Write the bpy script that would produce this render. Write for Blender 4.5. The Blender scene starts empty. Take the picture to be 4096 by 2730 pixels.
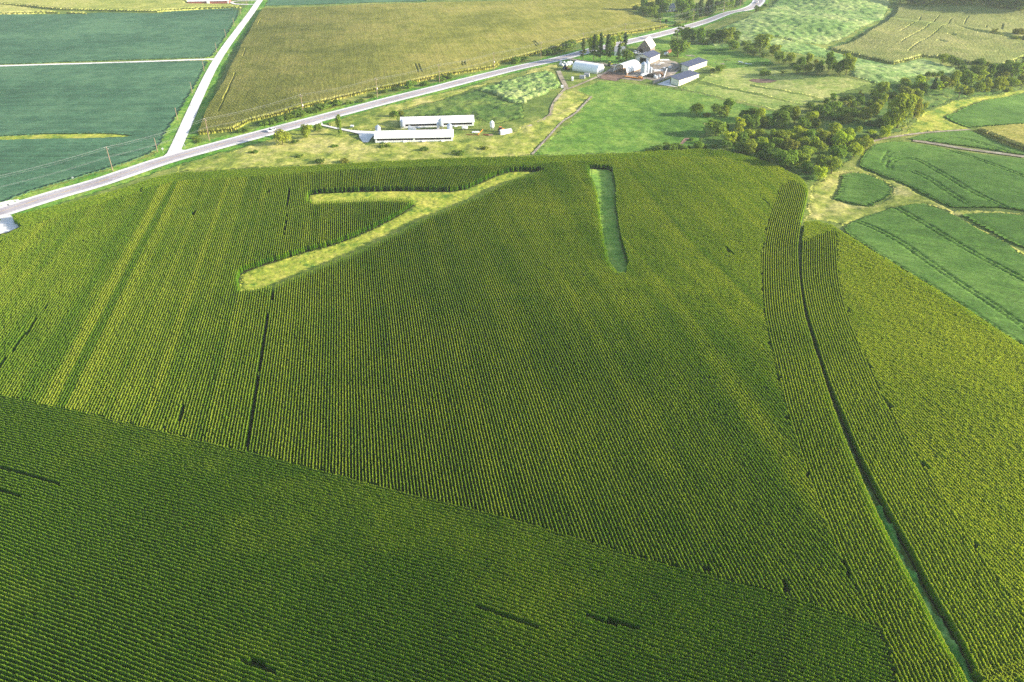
import bpy, math, random
import numpy as np
from mathutils import Vector, Matrix
from mathutils.geometry import delaunay_2d_cdt
random.seed(7); RNG = np.random.default_rng(7)
R = math.radians
sc = bpy.context.scene
COL = sc.collection

# ------------------------------------------------------------------ camera, sky, sun, exposure
CAM_H, PITCH, LENS = 122.0, 32.0, 27.1
cam_d = bpy.data.cameras.new('camera'); cam = bpy.data.objects.new('camera', cam_d); COL.objects.link(cam)
cam.location = (0, 0, CAM_H); cam.rotation_euler = (R(90-PITCH), 0, 0)
cam_d.lens = LENS; cam_d.sensor_width = 36; cam_d.clip_start = 1; cam_d.clip_end = 20000
sc.camera = cam
SUN_EL, SUN_AZ = 17.5, -6.0          # azimuth: degrees from +X towards +Y
w = bpy.data.worlds.new('World'); sc.world = w; w.use_nodes = True
nt = w.node_tree; bg = nt.nodes['Background']
sky = nt.nodes.new('ShaderNodeTexSky'); sky.sky_type = 'NISHITA'; sky.sun_disc = False
sky.sun_elevation = R(SUN_EL); sky.sun_rotation = R(90-SUN_AZ); sky.air_density = 1.0; sky.dust_density = 1.2
nt.links.new(sky.outputs[0], bg.inputs[0]); bg.inputs[1].default_value = 0.13
sd = bpy.data.lights.new('sun', 'SUN'); sun = bpy.data.objects.new('sun', sd); COL.objects.link(sun)
sd.energy = 5.0; sd.angle = R(0.6); sd.color = (1.0, 0.90, 0.74)
sv = Vector((math.cos(R(SUN_AZ))*math.cos(R(SUN_EL)), math.sin(R(SUN_AZ))*math.cos(R(SUN_EL)), math.sin(R(SUN_EL))))
sun.rotation_euler = sv.to_track_quat('Z', 'Y').to_euler(); sun.location = (300, 0, 300)
sc.view_settings.view_transform = 'Standard'; sc.view_settings.look = 'None'
sc.view_settings.exposure = 1.3; sc.view_settings.gamma = 1
sc.cycles.max_bounces = 5; sc.cycles.diffuse_bounces = 3; sc.cycles.transmission_bounces = 3
sc.cycles.glossy_bounces = 1; sc.cycles.volume_bounces = 1; sc.cycles.transparent_max_bounces = 4
sc.cycles.use_adaptive_sampling = True; sc.cycles.adaptive_threshold = 0.01; sc.cycles.use_denoising = False

# ------------------------------------------------------------------ noise, terrain, pixel -> ground
_LAT = np.random.default_rng(3).random((64, 64, 8))
def vn(x, y, s, k=0):
    x = np.asarray(x, float)/s + 17.3*k; y = np.asarray(y, float)/s + 9.1*k
    xi = np.floor(x).astype(int); yi = np.floor(y).astype(int)
    fx = x-xi; fy = y-yi
    fx = fx*fx*fx*(fx*(fx*6-15)+10); fy = fy*fy*fy*(fy*(fy*6-15)+10)
    L = _LAT[:, :, k % 8]; a = xi % 64; b = yi % 64; a1 = (a+1) % 64; b1 = (b+1) % 64
    return (L[a, b]*(1-fx)+L[a1, b]*fx)*(1-fy)+(L[a, b1]*(1-fx)+L[a1, b1]*fx)*fy - 0.5
def smooth(e0, e1, v):
    t = np.clip((v-e0)/(e1-e0), 0, 1); return t*t*(3-2*t)
def bump(x, y, cx, cy, rx, ry, a, rot=0):
    c, s = math.cos(R(rot)), math.sin(R(rot)); dx = x-cx; dy = y-cy
    u = (dx*c+dy*s)/rx; v = (-dx*s+dy*c)/ry
    return a*np.exp(-(u*u+v*v))
def terr(x, y):
    x = np.asarray(x, float); y = np.asarray(y, float)
    h = 4.5*vn(x, y, 150, 1) + 1.2*vn(x, y, 55, 2)
    hill = smooth(90, 240, x)*smooth(380, 520, y)
    h = h + hill*(9*vn(x, y*1.0, 120, 4) + 4*vn(x, y, 60, 5)) + smooth(170, 240, x)*smooth(440, 520, y)*(13*vn((.8*x-.6*y)*.30, .6*x+.8*y, 52, 6)) + 6*smooth(480, 900, y)*smooth(60, 300, x)
    h = h - 3.0*np.exp(-((y-(215+0.8*x))/45.0)**2)*smooth(70, 160, x)
    h = h + bump(x, y, -120, 106, 19, 17, 6.5)-bump(x, y, -84, 118, 12, 12, .8) + bump(x, y, 20, 190, 80, 60, 2.5)
    h = h*(.35+.65*smooth(-120, 60, x))
    far = 1-smooth(1200, 2600, np.hypot(x, y))
    return h*far
F_PX = LENS/36.0*4096.0
CP, SP = math.cos(R(PITCH)), math.sin(R(PITCH))
REG = {0: (0, 0, .57446), 1: (0, 0, 2.1364), 2: (1000, 0, 2.1364), 3: (2000, 0, 2.1364), 4: (2996, 0, 2.1364),
       5: (2180, 120, 3.3614), 6: (1400, 430, 3.3614), 7: (0, 600, 1.6786), 8: (1300, 600, 1.6786), 9: (2696, 600, 1.6786),
       10: (0, 1530, 1.3067), 11: (1500, 1530, 1.3064), 12: (2696, 1530, 1.3064), 'A': (2700, 400, 3.9217),
       'B': (3200, 300, 4.706), 'C': (3600, 80, 4.744), 'D': (2580, 60, 4.3574), 'E': (2500, 0, 3.9217),
       'F': (2240, 130, 7.3531), 'G': (3080, 80, 5.8825)}
def src(r, x, y):
    a, b, z = REG[r]; return a+x/z, b+y/z
def at(r, x, y, h=0.0):
    """ground point (plus height h) seen at a place of the photograph"""
    sx, sy = src(r, x, y); u = (sx-2048)/F_PX; v = -(sy-1365)/F_PX
    d = (u, CP+v*SP, -SP+v*CP)
    d = (u, CP + v*SP, v*CP - SP)
    z = 0.0
    for _ in range(14):
        t = (z+h-CAM_H)/min(d[2], -0.02)
        z = 0.5*z+0.5*float(terr(d[0]*t, d[1]*t))
    t = (z+h-CAM_H)/min(d[2], -0.02)
    return Vector((d[0]*t, d[1]*t, float(terr(d[0]*t, d[1]*t))))
def ppm(p):
    """source pixels per metre, and depression, at ground point p"""
    depth = p.y*CP+(CAM_H-p.z)*SP
    return F_PX/depth, math.atan2(CAM_H-p.z, math.hypot(p.x, p.y))
def pts(r, lst, h=0.0):
    return [at(r, q[0], q[1], q[2] if len(q) > 2 else h).xy for q in lst]
def W(*chunks, h=0.0):
    """chunks alternate: region, [(x, y), ...]; region may be (region, height)"""
    out = []
    for i in range(0, len(chunks), 2):
        r, hh = chunks[i] if isinstance(chunks[i], tuple) else (chunks[i], h)
        out += pts(r, chunks[i+1], hh)
    return out
def pip(x, y, loops):
    ins = np.zeros(x.shape, bool)
    for lp in loops:
        n = len(lp)
        for i in range(n):
            x1, y1 = lp[i]; x2, y2 = lp[(i+1) % n]
            if y1 == y2: continue
            c = ((y1 > y) != (y2 > y)) & (x < (x2-x1)*(y-y1)/(y2-y1)+x1)
            ins ^= c
    return ins
def buffer_line(pl, l, r):
    P = [Vector(p) for p in pl]; a = []; b = []
    for i, p in enumerate(P):
        t = (P[min(i+1, len(P)-1)]-P[max(i-1, 0)]).normalized(); n = Vector((-t.y, t.x))
        a.append(p+n*l); b.append(p-n*r)
    return a+b[::-1]
def resample(pl, step):
    out = []
    for i in range(len(pl)-1):
        a, b = Vector(pl[i]), Vector(pl[i+1]); n = max(1, int((b-a).length/step))
        out += [a.lerp(b, k/n) for k in range(n)]
    return out+[Vector(pl[-1])]
def spline(pl, step=4):
    P = [Vector(p) for p in pl]; P = [P[0]*2-P[1]]+P+[P[-1]*2-P[-2]]; out = []
    for i in range(1, len(P)-2):
        p0, p1, p2, p3 = P[i-1:i+3]; n = max(2, int((p2-p1).length/step))
        for k in range(n):
            t = k/n
            out.append(0.5*((2*p1)+(p2-p0)*t+(2*p0-5*p1+4*p2-p3)*t*t+(3*p1-p0-3*p2+p3)*t**3))
    return out+[P[-2]]

# ------------------------------------------------------------------ materials
def S(r, g, b):
    f = lambda c: (c/255/12.92) if c/255 <= .04045 else ((c/255+.055)/1.055)**2.4
    return (f(r), f(g), f(b), 1)
def newmat(name):
    m = bpy.data.materials.new(name); m.use_nodes = True
    n = m.node_tree.nodes; b = n['Principled BSDF']; b.inputs['Roughness'].default_value = .85
    b.inputs['Specular IOR Level'].default_value = .15
    return m, n, m.node_tree.links, b
def noise(n, l, co, scale, detail=3, rough=.6):
    t = n.new('ShaderNodeTexNoise'); t.inputs['Scale'].default_value = scale
    t.inputs['Detail'].default_value = detail; t.inputs['Roughness'].default_value = rough
    l.new(co, t.inputs['Vector']); return t.outputs['Fac']
def ramp(n, l, fac, stops):
    r = n.new('ShaderNodeValToRGB'); e = r.color_ramp.elements
    e[0].position, e[0].color = stops[0]; e[1].position, e[1].color = stops[-1]
    for p, c in stops[1:-1]: x = e.new(p); x.color = c
    l.new(fac, r.inputs[0]); return r.outputs[0]
def mixc(n, l, mode, fac, a, b):
    m = n.new('ShaderNodeMix'); m.data_type = 'RGBA'; m.blend_type = mode
    for sock, val in ((m.inputs[0], fac), (m.inputs[6], a), (m.inputs[7], b)):
        if isinstance(val, (int, float)): sock.default_value = val
        elif isinstance(val, tuple): sock.default_value = val
        else: l.new(val, sock)
    return m.outputs[2]
def ground_mat(name, c1, c2, c3=None, scales=(.02, .25, 1.6), streak=None, bumpy=.0, rough=.9, mott=.26):
    """mottled vegetation, soil or gravel: three noises; streak = (angle, across, along, strength)"""
    m, n, l, b = newmat(name)
    co = n.new('ShaderNodeTexCoord').outputs['Object']
    a = noise(n, l, co, scales[0], 4); f = noise(n, l, co, scales[1], 4); g = noise(n, l, co, scales[2], 3)
    ma = n.new('ShaderNodeMath'); ma.operation = 'MULTIPLY_ADD'; l.new(f, ma.inputs[0]); ma.inputs[1].default_value = .5
    mb = n.new('ShaderNodeMath'); mb.operation = 'MULTIPLY'; l.new(a, mb.inputs[0]); mb.inputs[1].default_value = .7
    l.new(mb.outputs[0], ma.inputs[2])
    c3 = c3 or c2
    col = ramp(n, l, ma.outputs[0], [(.46, c1), (.58, c2), (.72, c3)])
    gm = ramp(n, l, g, [(.3, (.62, .62, .62, 1)), (.7, (1.32, 1.32, 1.32, 1))])
    col = mixc(n, l, 'MULTIPLY', 1.0, col, gm)
    h_ = noise(n, l, co, .42 if scales[2] < 3 else 2.0, 4, .65)
    col = mixc(n, l, 'MULTIPLY', 1.0, col, ramp(n, l, h_, [(.36, (1-mott, 1-mott*.85, 1-mott, 1)), (.64, (1+mott, 1+mott*.8, 1+mott, 1))]))
    if streak:
        mp = n.new('ShaderNodeMapping'); l.new(co, mp.inputs[0])
        mp.vector_type = 'POINT'
        mp.inputs['Rotation'].default_value = (0, 0, R(-streak[0])); 
        mp2 = n.new('ShaderNodeMapping'); l.new(mp.outputs[0], mp2.inputs[0])
        mp2.inputs['Scale'].default_value = (1/streak[2], 1/streak[1], 1)
        s_ = noise(n, l, mp2.outputs[0], 1.0, 3)
        k = streak[3]
        sm = ramp(n, l, s_, [(.3, (1-k, 1-k, 1-k, 1)), (.7, (1+k, 1+k, 1+k, 1))])
        col = mixc(n, l, 'MULTIPLY', 1.0, col, sm)
    l.new(col, b.inputs['Base Color']); b.inputs['Roughness'].default_value = rough
    if bumpy:
        bp = n.new('ShaderNodeBump'); bp.inputs['Strength'].default_value = .6; bp.inputs['Distance'].default_value = bumpy
        l.new(g, bp.inputs['Height']); l.new(bp.outputs[0], b.inputs['Normal'])
    return m
def paint(name, c, rough=.5, var=.12, scale=1.5, metal=0.0, rib=None):
    """painted or metal surface with slight staining; rib = (axis, spacing) corrugation bump"""
    m, n, l, b = newmat(name)
    co = n.new('ShaderNodeTexCoord').outputs['Object']
    g = noise(n, l, co, scale, 5, .7)
    lo = tuple(v*(1-var) for v in c[:3])+(1,); hi = tuple(min(1, v*(1+var*.6)) for v in c[:3])+(1,)
    l.new(ramp(n, l, g, [(.35, lo), (.65, hi)]), b.inputs['Base Color'])
    b.inputs['Roughness'].default_value = rough; b.inputs['Metallic'].default_value = metal
    if rib:
        wv = n.new('ShaderNodeTexWave'); wv.bands_direction = rib[0]; wv.inputs['Scale'].default_value = math.pi/10/rib[1]
        l.new(co, wv.inputs['Vector']); bp = n.new('ShaderNodeBump'); bp.inputs['Distance'].default_value = .04
        bp.inputs['Strength'].default_value = .5; l.new(wv.outputs['Fac'], bp.inputs['Height']); l.new(bp.outputs[0], b.inputs['Normal'])
    return m
def leaf_mat(name, ca, cb, trans=.35, mode='OBJECT'):
    """leaves: diffuse + translucent. mode OBJECT tints by the object's colour, INSTANCE by the point attribute 'tint'"""
    m, n, l, b = newmat(name); n.remove(b); out = n['Material Output']
    if mode == 'OBJECT':
        oi = n.new('ShaderNodeObjectInfo'); geo = n.new('ShaderNodeTexCoord').outputs['Object']
        f = noise(n, l, geo, 3.5, 3); rnd = n.new('ShaderNodeNewGeometry').outputs['Random Per Island']
        col = ramp(n, l, f, [(.3, ca), (.7, cb)])
        col = mixc(n, l, 'MULTIPLY', 1.0, col, oi.outputs['Color'])
        col = mixc(n, l, 'MULTIPLY', 1.0, col, ramp(n, l, rnd, [(0, (.7, .7, .7, 1)), (1, (1.3, 1.3, 1.25, 1))]))
    else:
        at_ = n.new('ShaderNodeAttribute'); at_.attribute_type = 'INSTANCER'; at_.attribute_name = 'tint'
        rnd = n.new('ShaderNodeNewGeometry').outputs['Random Per Island']
        col = ramp(n, l, at_.outputs['Fac'], [(0, ca), (.5, tuple((p+q)/2 for p, q in zip(ca, cb))), (1, cb)])
        col = mixc(n, l, 'MULTIPLY', 1.0, col, ramp(n, l, rnd, [(0, (.75, .75, .75, 1)), (1, (1.25, 1.25, 1.2, 1))]))
    d = n.new('ShaderNodeBsdfDiffuse'); t = n.new('ShaderNodeBsdfTranslucent'); mx = n.new('ShaderNodeMixShader')
    l.new(col, d.inputs[0]); l.new(mixc(n, l, 'MULTIPLY', 1.0, col, (1.25, 1.2, .6, 1)), t.inputs[0])
    mx.inputs[0].default_value = trans; l.new(d.outputs[0], mx.inputs[1]); l.new(t.outputs[0], mx.inputs[2])
    l.new(mx.outputs[0], out.inputs[0]); return m

# ------------------------------------------------------------------ object helpers
def tag(o, label, cat=None, group=None, kind=None):
    if label: o['label'] = label
    if cat: o['category'] = cat
    if group: o['group'] = group
    if kind: o['kind'] = kind
    return o
def empty(name, loc, rz=0.0):
    o = bpy.data.objects.new(name, None); COL.objects.link(o); o.location = loc; o.rotation_euler = (0, 0, rz)
    o.empty_display_size = .5; return o
def mesh_np(name, V, faces, mat=None, smooth_=False):
    me = bpy.data.meshes.new(name); V = np.asarray(V, np.float32).reshape(-1, 3)
    if isinstance(faces, np.ndarray):
        k = faces.shape[1]; n = len(faces)
        me.vertices.add(len(V)); me.vertices.foreach_set('co', V.ravel())
        me.loops.add(n*k); me.loops.foreach_set('vertex_index', faces.astype(np.int32).ravel())
        me.polygons.add(n); me.polygons.foreach_set('loop_start', np.arange(0, n*k, k, dtype=np.int32))
        me.update(calc_edges=True)
    else:
        me.from_pydata([tuple(v) for v in V.tolist()], [], faces); me.update()
    if smooth_: me.polygons.foreach_set('use_smooth', np.ones(len(me.polygons), bool))
    if mat: me.materials.append(mat)
    return me
def link(name, me, parent=None, loc=None):
    o = bpy.data.objects.new(name, me); COL.objects.link(o)
    if parent: o.parent = parent
    if loc is not None: o.location = loc
    return o
class MB:
    def __init__(s): s.v = []; s.f = []
    def add(s, vs, fs):
        k = len(s.v); s.v += [tuple(v) for v in vs]; s.f += [tuple(i+k for i in f) for f in fs]; return s
    def box(s, x0, x1, y0, y1, z0, z1):
        return s.add([(x0, y0, z0), (x1, y0, z0), (x1, y1, z0), (x0, y1, z0), (x0, y0, z1), (x1, y0, z1), (x1, y1, z1), (x0, y1, z1)],
                     [(3, 2, 1, 0), (4, 5, 6, 7), (0, 1, 5, 4), (1, 2, 6, 5), (2, 3, 7, 6), (3, 0, 4, 7)])
    def tube(s, p, q, r0, r1=None, n=8, cap=True):
        r1 = r0 if r1 is None else r1; p, q = Vector(p), Vector(q); d = (q-p).normalized()
        a = d.orthogonal().normalized(); b = d.cross(a); vs = []
        for c, r in ((p, r0), (q, r1)):
            for i in range(n):
                t = 2*math.pi*i/n; vs.append(c+(a*math.cos(t)+b*math.sin(t))*r)
        fs = [(i, (i+1) % n, n+(i+1) % n, n+i) for i in range(n)]
        if cap: fs += [tuple(range(n))[::-1], tuple(range(n, 2*n))]
        return s.add(vs, fs)
    def lathe(s, c, prof, n=16):
        vs = []; fs = []
        for r, z in prof:
            for i in range(n):
                t = 2*math.pi*i/n; vs.append((c[0]+r*math.cos(t), c[1]+r*math.sin(t), c[2]+z))
        for k in range(len(prof)-1):
            for i in range(n): fs.append((k*n+i, k*n+(i+1) % n, (k+1)*n+(i+1) % n, (k+1)*n+i))
        fs += [tuple(range(n))[::-1], tuple(range((len(prof)-1)*n, len(prof)*n))]
        return s.add(vs, fs)
    def prism(s, poly, x0, x1, axis='x'):
        """poly in the (y, z) plane swept along x, or in (x, z) swept along y"""
        n = len(poly); f = (lambda t, a, z: (t, a, z)) if axis == 'x' else (lambda t, a, z: (a, t, z))
        vs = [f(x0, a, z) for a, z in poly]+[f(x1, a, z) for a, z in poly]
        fs = [tuple(range(n))[::-1], tuple(range(n, 2*n))]+[(i, (i+1) % n, n+(i+1) % n, n+i) for i in range(n)]
        return s.add(vs, fs)
    def build(s, name, mat, parent=None, loc=None, smooth_=False):
        me = bpy.data.meshes.new(name); me.from_pydata(s.v, [], s.f)
        import bmesh
        bm = bmesh.new(); bm.from_mesh(me); bmesh.ops.recalc_face_normals(bm, faces=bm.faces); bm.to_mesh(me); bm.free()
        if smooth_:
            me.polygons.foreach_set('use_smooth', np.ones(len(me.polygons), bool))
        me.materials.append(mat); return link(name, me, parent, loc)

def sheet(name, loops, mat, off, step=5.0, label=None, cat=None, kind='structure'):
    """polygon(s) draped on the terrain, off metres above it"""
    V = []; E = []; big = loops[0]
    for lp in loops:
        rs = []
        for i in range(len(lp)):
            a, b = Vector(lp[i]), Vector(lp[(i+1) % len(lp)]); n = max(1, int((b-a).length/step))
            rs += [a.lerp(b, k/n) for k in range(n)]
        k0 = len(V); V += rs; E += [(k0+i, k0+(i+1) % len(rs)) for i in range(len(rs))]
    xs = [p[0] for p in big]; ys = [p[1] for p in big]
    gx, gy = np.meshgrid(np.arange(min(xs), max(xs), step), np.arange(min(ys), max(ys), step))
    gx = gx.ravel()+.1; gy = gy.ravel()+.1; keep = pip(gx, gy, loops)
    V += [Vector((a, b)) for a, b in zip(gx[keep], gy[keep])]
    r = delaunay_2d_cdt([Vector((p[0], p[1])) for p in V], E, [], 0, 1e-4)
    vx = np.array([(p.x, p.y) for p in r[0]]); fs = np.array([f for f in r[2] if len(f) == 3], int)
    c = vx[fs].mean(1); fs = fs[pip(c[:, 0], c[:, 1], loops)]
    z = terr(vx[:, 0], vx[:, 1])+off
    a = vx[fs[:, 1]]-vx[fs[:, 0]]; b = vx[fs[:, 2]]-vx[fs[:, 0]]; flip = (a[:, 0]*b[:, 1]-a[:, 1]*b[:, 0]) < 0
    fs[flip] = fs[flip][:, ::-1]
    o = link(name, mesh_np(name, np.c_[vx, z], fs, mat, True))
    return tag(o, label, cat, None, kind)

def canopy(name, loops, mat, h, ang, da, dl, row=0.0, rough=.1, lump=(.3, 6), label=None, cat=None, kind='stuff', group=None, hfun=None, gaps=None, ruts=None):
    """standing crop or grass as one displaced canopy with its sides: rows run along ang (degrees)"""
    nm_strip = name == 'grass_strip'
    c, s = math.cos(R(ang)), math.sin(R(ang)); P = np.array([tuple(p) for lp in loops for p in lp])
    U = P[:, 0]*c+P[:, 1]*s; Vv = -P[:, 0]*s+P[:, 1]*c
    u = np.arange(U.min()-dl, U.max()+dl, dl); v = np.arange(Vv.min()-da, Vv.max()+da, da)
    gu, gv = np.meshgrid(u, v, indexing='ij')
    gu2 = gu+RNG.uniform(-.35, .35, gu.shape)*dl; gv2 = gv+RNG.uniform(-.12 if row else -.35, .12 if row else .35, gu.shape)*da
    X = gu2*c-gv2*s; Y = gu2*s+gv2*c
    if cat == 'grass': ins = pip(X, Y, loops) if nm_strip else pip(X+2.6*vn(X, Y, 8, 1)+1.0*vn(X, Y, 3, 2), Y+2.6*vn(X, Y, 8, 3)+1.0*vn(X, Y, 3, 4), loops)
    else: ins = pip(X, Y, loops)
    if gaps: ins &= ~pip(X, Y, gaps)
    cell = ins[:-1, :-1] & ins[1:, :-1] & ins[:-1, 1:] & ins[1:, 1:]
    T = terr(X, Y)
    H = h*(1+RNG.uniform(-.5, .5, X.shape)*0)+rough*RNG.standard_normal(X.shape)*.6+lump[0]*h*vn(X, Y, lump[1], 6)*1.6
    if row: H = H+np.where((np.arange(gu.shape[1]) % 2 == 0)[None, :], row, -row)
    if ruts:
        for lp in ruts: H = np.where(pip(X, Y, [lp]), H*.30, H)
    full = cell[:-1, :-1] & cell[1:, :-1] & cell[:-1, 1:] & cell[1:, 1:]; inner = np.zeros(X.shape, bool); inner[1:-1, 1:-1] = full
    H = np.where(inner, H, H*{'grass': .12, 'soybean field': .55, 'corn field': .6}.get(cat, 1))
    H = np.maximum(H, .04)
    ni, nj = X.shape; idx = np.arange(ni*nj).reshape(ni, nj); off = ni*nj
    ci, cj = np.nonzero(cell)
    q = [np.c_[idx[ci, cj], idx[ci+1, cj], idx[ci+1, cj+1], idx[ci, cj+1]]]
    pad = np.pad(cell, 1)
    for di, dj, e0, e1 in ((-1, 0, (0, 0), (0, 1)), (1, 0, (1, 1), (1, 0)), (0, -1, (1, 0), (0, 0)), (0, 1, (0, 1), (1, 1))):
        m = cell & ~pad[1+di:1+di+cell.shape[0], 1+dj:1+dj+cell.shape[1]]
        i, j = np.nonzero(m); a = idx[i+e0[0], j+e0[1]]; b = idx[i+e1[0], j+e1[1]]
        q.append(np.c_[a, b, b+off, a+off][:, ::-1])
    q = np.concatenate(q)
    Z = np.c_[np.r_[X.ravel(), X.ravel()], np.r_[Y.ravel(), Y.ravel()], np.r_[(T+H).ravel(), (T-.05).ravel()]]
    used = np.unique(q); remap = np.zeros(len(Z), int); remap[used] = np.arange(len(used))
    o = link(name, mesh_np(name, Z[used], remap[q], mat, False))
    return tag(o, label, cat, group, kind)

# ------------------------------------------------------------------ ground, roads
M = {}
M['ground'] = ground_mat('meadow_ground', S(70, 92, 36), S(102, 122, 48), S(142, 146, 72), scales=(.012, .12, 1.2))
def axis(a, b, st, lo, hi):
    f = list(np.arange(a, b+.1, st)); x = f[-1]; d = st
    while x < hi: d *= 1.35; x += d; f.append(x)
    x = f[0]; d = st; pre = []
    while x > lo: d *= 1.35; x -= d; pre.append(x)
    return np.array(pre[::-1]+f)
gx = axis(-640, 760, 6, -9000, 9000); gy = axis(20, 1100, 6, -3000, 14000)
X, Y = np.meshgrid(gx, gy, indexing='ij'); n1, n2 = X.shape; idx = np.arange(n1*n2).reshape(n1, n2)
q = np.c_[idx[:-1, :-1].ravel(), idx[1:, :-1].ravel(), idx[1:, 1:].ravel(), idx[:-1, 1:].ravel()]
g = link('ground', mesh_np('ground', np.c_[X.ravel(), Y.ravel(), terr(X, Y).ravel()], q, M['ground'], True))
tag(g, 'rolling green meadow ground running out to the horizon', 'ground', None, 'structure')

HW = spline(W(0, [(-260, 572), (0, 490), (137, 447)], 1, [(840, 1568), (1400, 1380), (1900, 1240)],
       2, [(600, 1017), (1500, 784)], 3, [(0, 621), (700, 456), (1100, 362), (1550, 250), (1860, 150), (2100, 84), (2195, 35), (2215, 0)],
       0, [(1752, -16)]), 5)
GR = spline(W(1, [(1470, 1345), (1510, 1260), (1870, 500), (2226, 0)], 0, [(625, -40)]), 6)
EW = spline(W(1, [(-400, 583), (0, 570), (900, 544), (1700, 515), (1860, 511)]), 8)
M['asphalt'] = ground_mat('worn_asphalt', S(152, 146, 150), S(165, 158, 162), S(176, 170, 172), scales=(.05, .5, 3), mott=.07)
M['gravel'] = ground_mat('white_gravel', S(205, 200, 195), S(222, 218, 212), S(232, 228, 224), scales=(.06, .6, 2.5), mott=.07)
M['dirt'] = ground_mat('farmyard_dirt', S(118, 108, 96), S(142, 132, 118), S(164, 154, 140), scales=(.08, .5, 2.5))
M['manure'] = ground_mat('trodden_red_dirt', S(92, 72, 62), S(112, 88, 76), S(130, 106, 92), scales=(.08, .5, 2.5))
M['track'] = ground_mat('two_track_earth', S(126, 116, 96), S(150, 138, 118), S(176, 166, 144), scales=(.08, .6, 2.5))
M['verge'] = ground_mat('mown_verge', S(62, 118, 30), S(92, 140, 42), S(138, 162, 66), scales=(.03, .3, 2))
M['ygrass'] = ground_mat('yellow_meadow', S(96, 118, 40), S(142, 150, 62), S(184, 176, 104), scales=(.03, .16, 1.1))
M['dgrass'] = ground_mat('dark_weeds', S(56, 84, 34), S(78, 108, 42), S(116, 132, 58), scales=(.03, .2, 1.2))
M['pasture'] = ground_mat('pasture_grass', S(66, 104, 30), S(92, 128, 42), S(126, 150, 62), scales=(.018, .12, 1.1))
M['hay'] = ground_mat('cut_hay', S(104, 132, 54), S(138, 154, 72), S(168, 170, 98), scales=(.03, .2, 1.2), streak=(-28, 1.6, 60, .14))
M['prairie'] = ground_mat('tall_prairie', S(86, 122, 58), S(118, 146, 76), S(158, 170, 104), scales=(.02, .2, 1.2), streak=(5, 2.2, 14, .16))
M['strip'] = ground_mat('grass_waterway', S(94, 126, 40), S(148, 158, 54), S(176, 172, 76), scales=(.09, .5, 2.2))
M['strip2'] = ground_mat('green_waterway', S(104, 146, 52), S(124, 160, 60), S(148, 172, 74), scales=(.05, .22, 1.6))
M['soil'] = ground_mat('field_soil', S(34, 36, 20), S(46, 46, 26), scales=(.1, .6, 3))
M['line_w'] = paint('white_road_paint', S(232, 232, 228), .6)
M['line_y'] = paint('yellow_road_paint', S(226, 180, 70), .6)
road = lambda nm, pl, l, r, m, off, lab: sheet(nm, [buffer_line(pl, l, r)], m, off, 6, lab, 'road')
canopy('verge_grass', [buffer_line(HW, 12.5, 11)], M['verge'], .22, 40, .8, .8, rough=.16, lump=(.5, 5),
       label='bright green mown grass along both sides of the highway', cat='grass')
canopy('verge_grass', [buffer_line(GR, 10.5, 8.5)], M['verge'], .25, 80, .8, .8, rough=.16, lump=(.5, 5),
       label='bright green grass along the straight white gravel road', cat='grass')
canopy('verge_grass', [buffer_line(EW, 4.5, 4.5)], M['ygrass'], .25, 0, .9, .9, rough=.12,
       label='yellow green grass along the thin farm road between the soybean fields', cat='grass')
road('gravel_shoulder', HW, 5.9, 6.3, M['gravel'], .42, 'white gravel shoulders beside the grey two lane highway')
road('highway', HW, 4.1, 4.1, M['asphalt'], .47, 'grey two lane highway curving past the farmstead')
road('gravel_road', GR[1:], 3.0, 3.0, M['gravel'], .45, 'straight white gravel road meeting the highway at a junction')
road('gravel_road', EW, 1.9, 1.9, M['gravel'], .44, 'thin pale gravel road between two blue green soybean fields')
# junction flares
sheet('road_junction', [W(1, [(1440, 1310), (1460, 1255), (1560, 1255), (1545, 1285), (1600, 1295), (1750, 1285), (1500, 1370), (1330, 1400), (1380, 1360)])], M['gravel'], .455, 3,
      'gravel flare where the white gravel road joins the highway', 'road')
sheet('road_junction', [W(1, [(1790, 519), (1830, 505), (1880, 490), (1885, 520), (1850, 530), (1820, 522)])], M['gravel'], .455, 3,
      'small gravel flare where the thin farm road meets the gravel road', 'road')
for sgn, nm in ((1, 'far'), (-1, 'near')):
    d = 3.7*sgn; pl = buffer_line(HW, d+.09, -d+.09)
    sheet('edge_line', [pl], M['line_w'], .49, 6, f'solid white edge line on the {nm} side of the highway', 'road marking')
dash = resample(HW, 1.0); k = 0
loops = []
sheet('center_line', [buffer_line(HW, .28, -.12)], M['line_y'], .49, 6, 'solid yellow centre line along the highway', 'road marking')
for i in range(6, len(dash)-6, 14): loops.append(buffer_line(dash[i:i+5], -.12, .28))
Vd = []; Fd = []
for lp in loops:
    k = len(Vd); Vd += [(p.x, p.y, float(terr(p.x, p.y))+.49) for p in lp]; n = len(lp)//2
    Fd += [(k+i, k+i+1, k+2*n-2-i, k+2*n-1-i) for i in range(n-1)]
tag(link('lane_dashes', mesh_np('lane_dashes', Vd, Fd, M['line_y'])), 'broken yellow line of dashes beside the highway centre line', 'road marking', None, 'structure')

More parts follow.
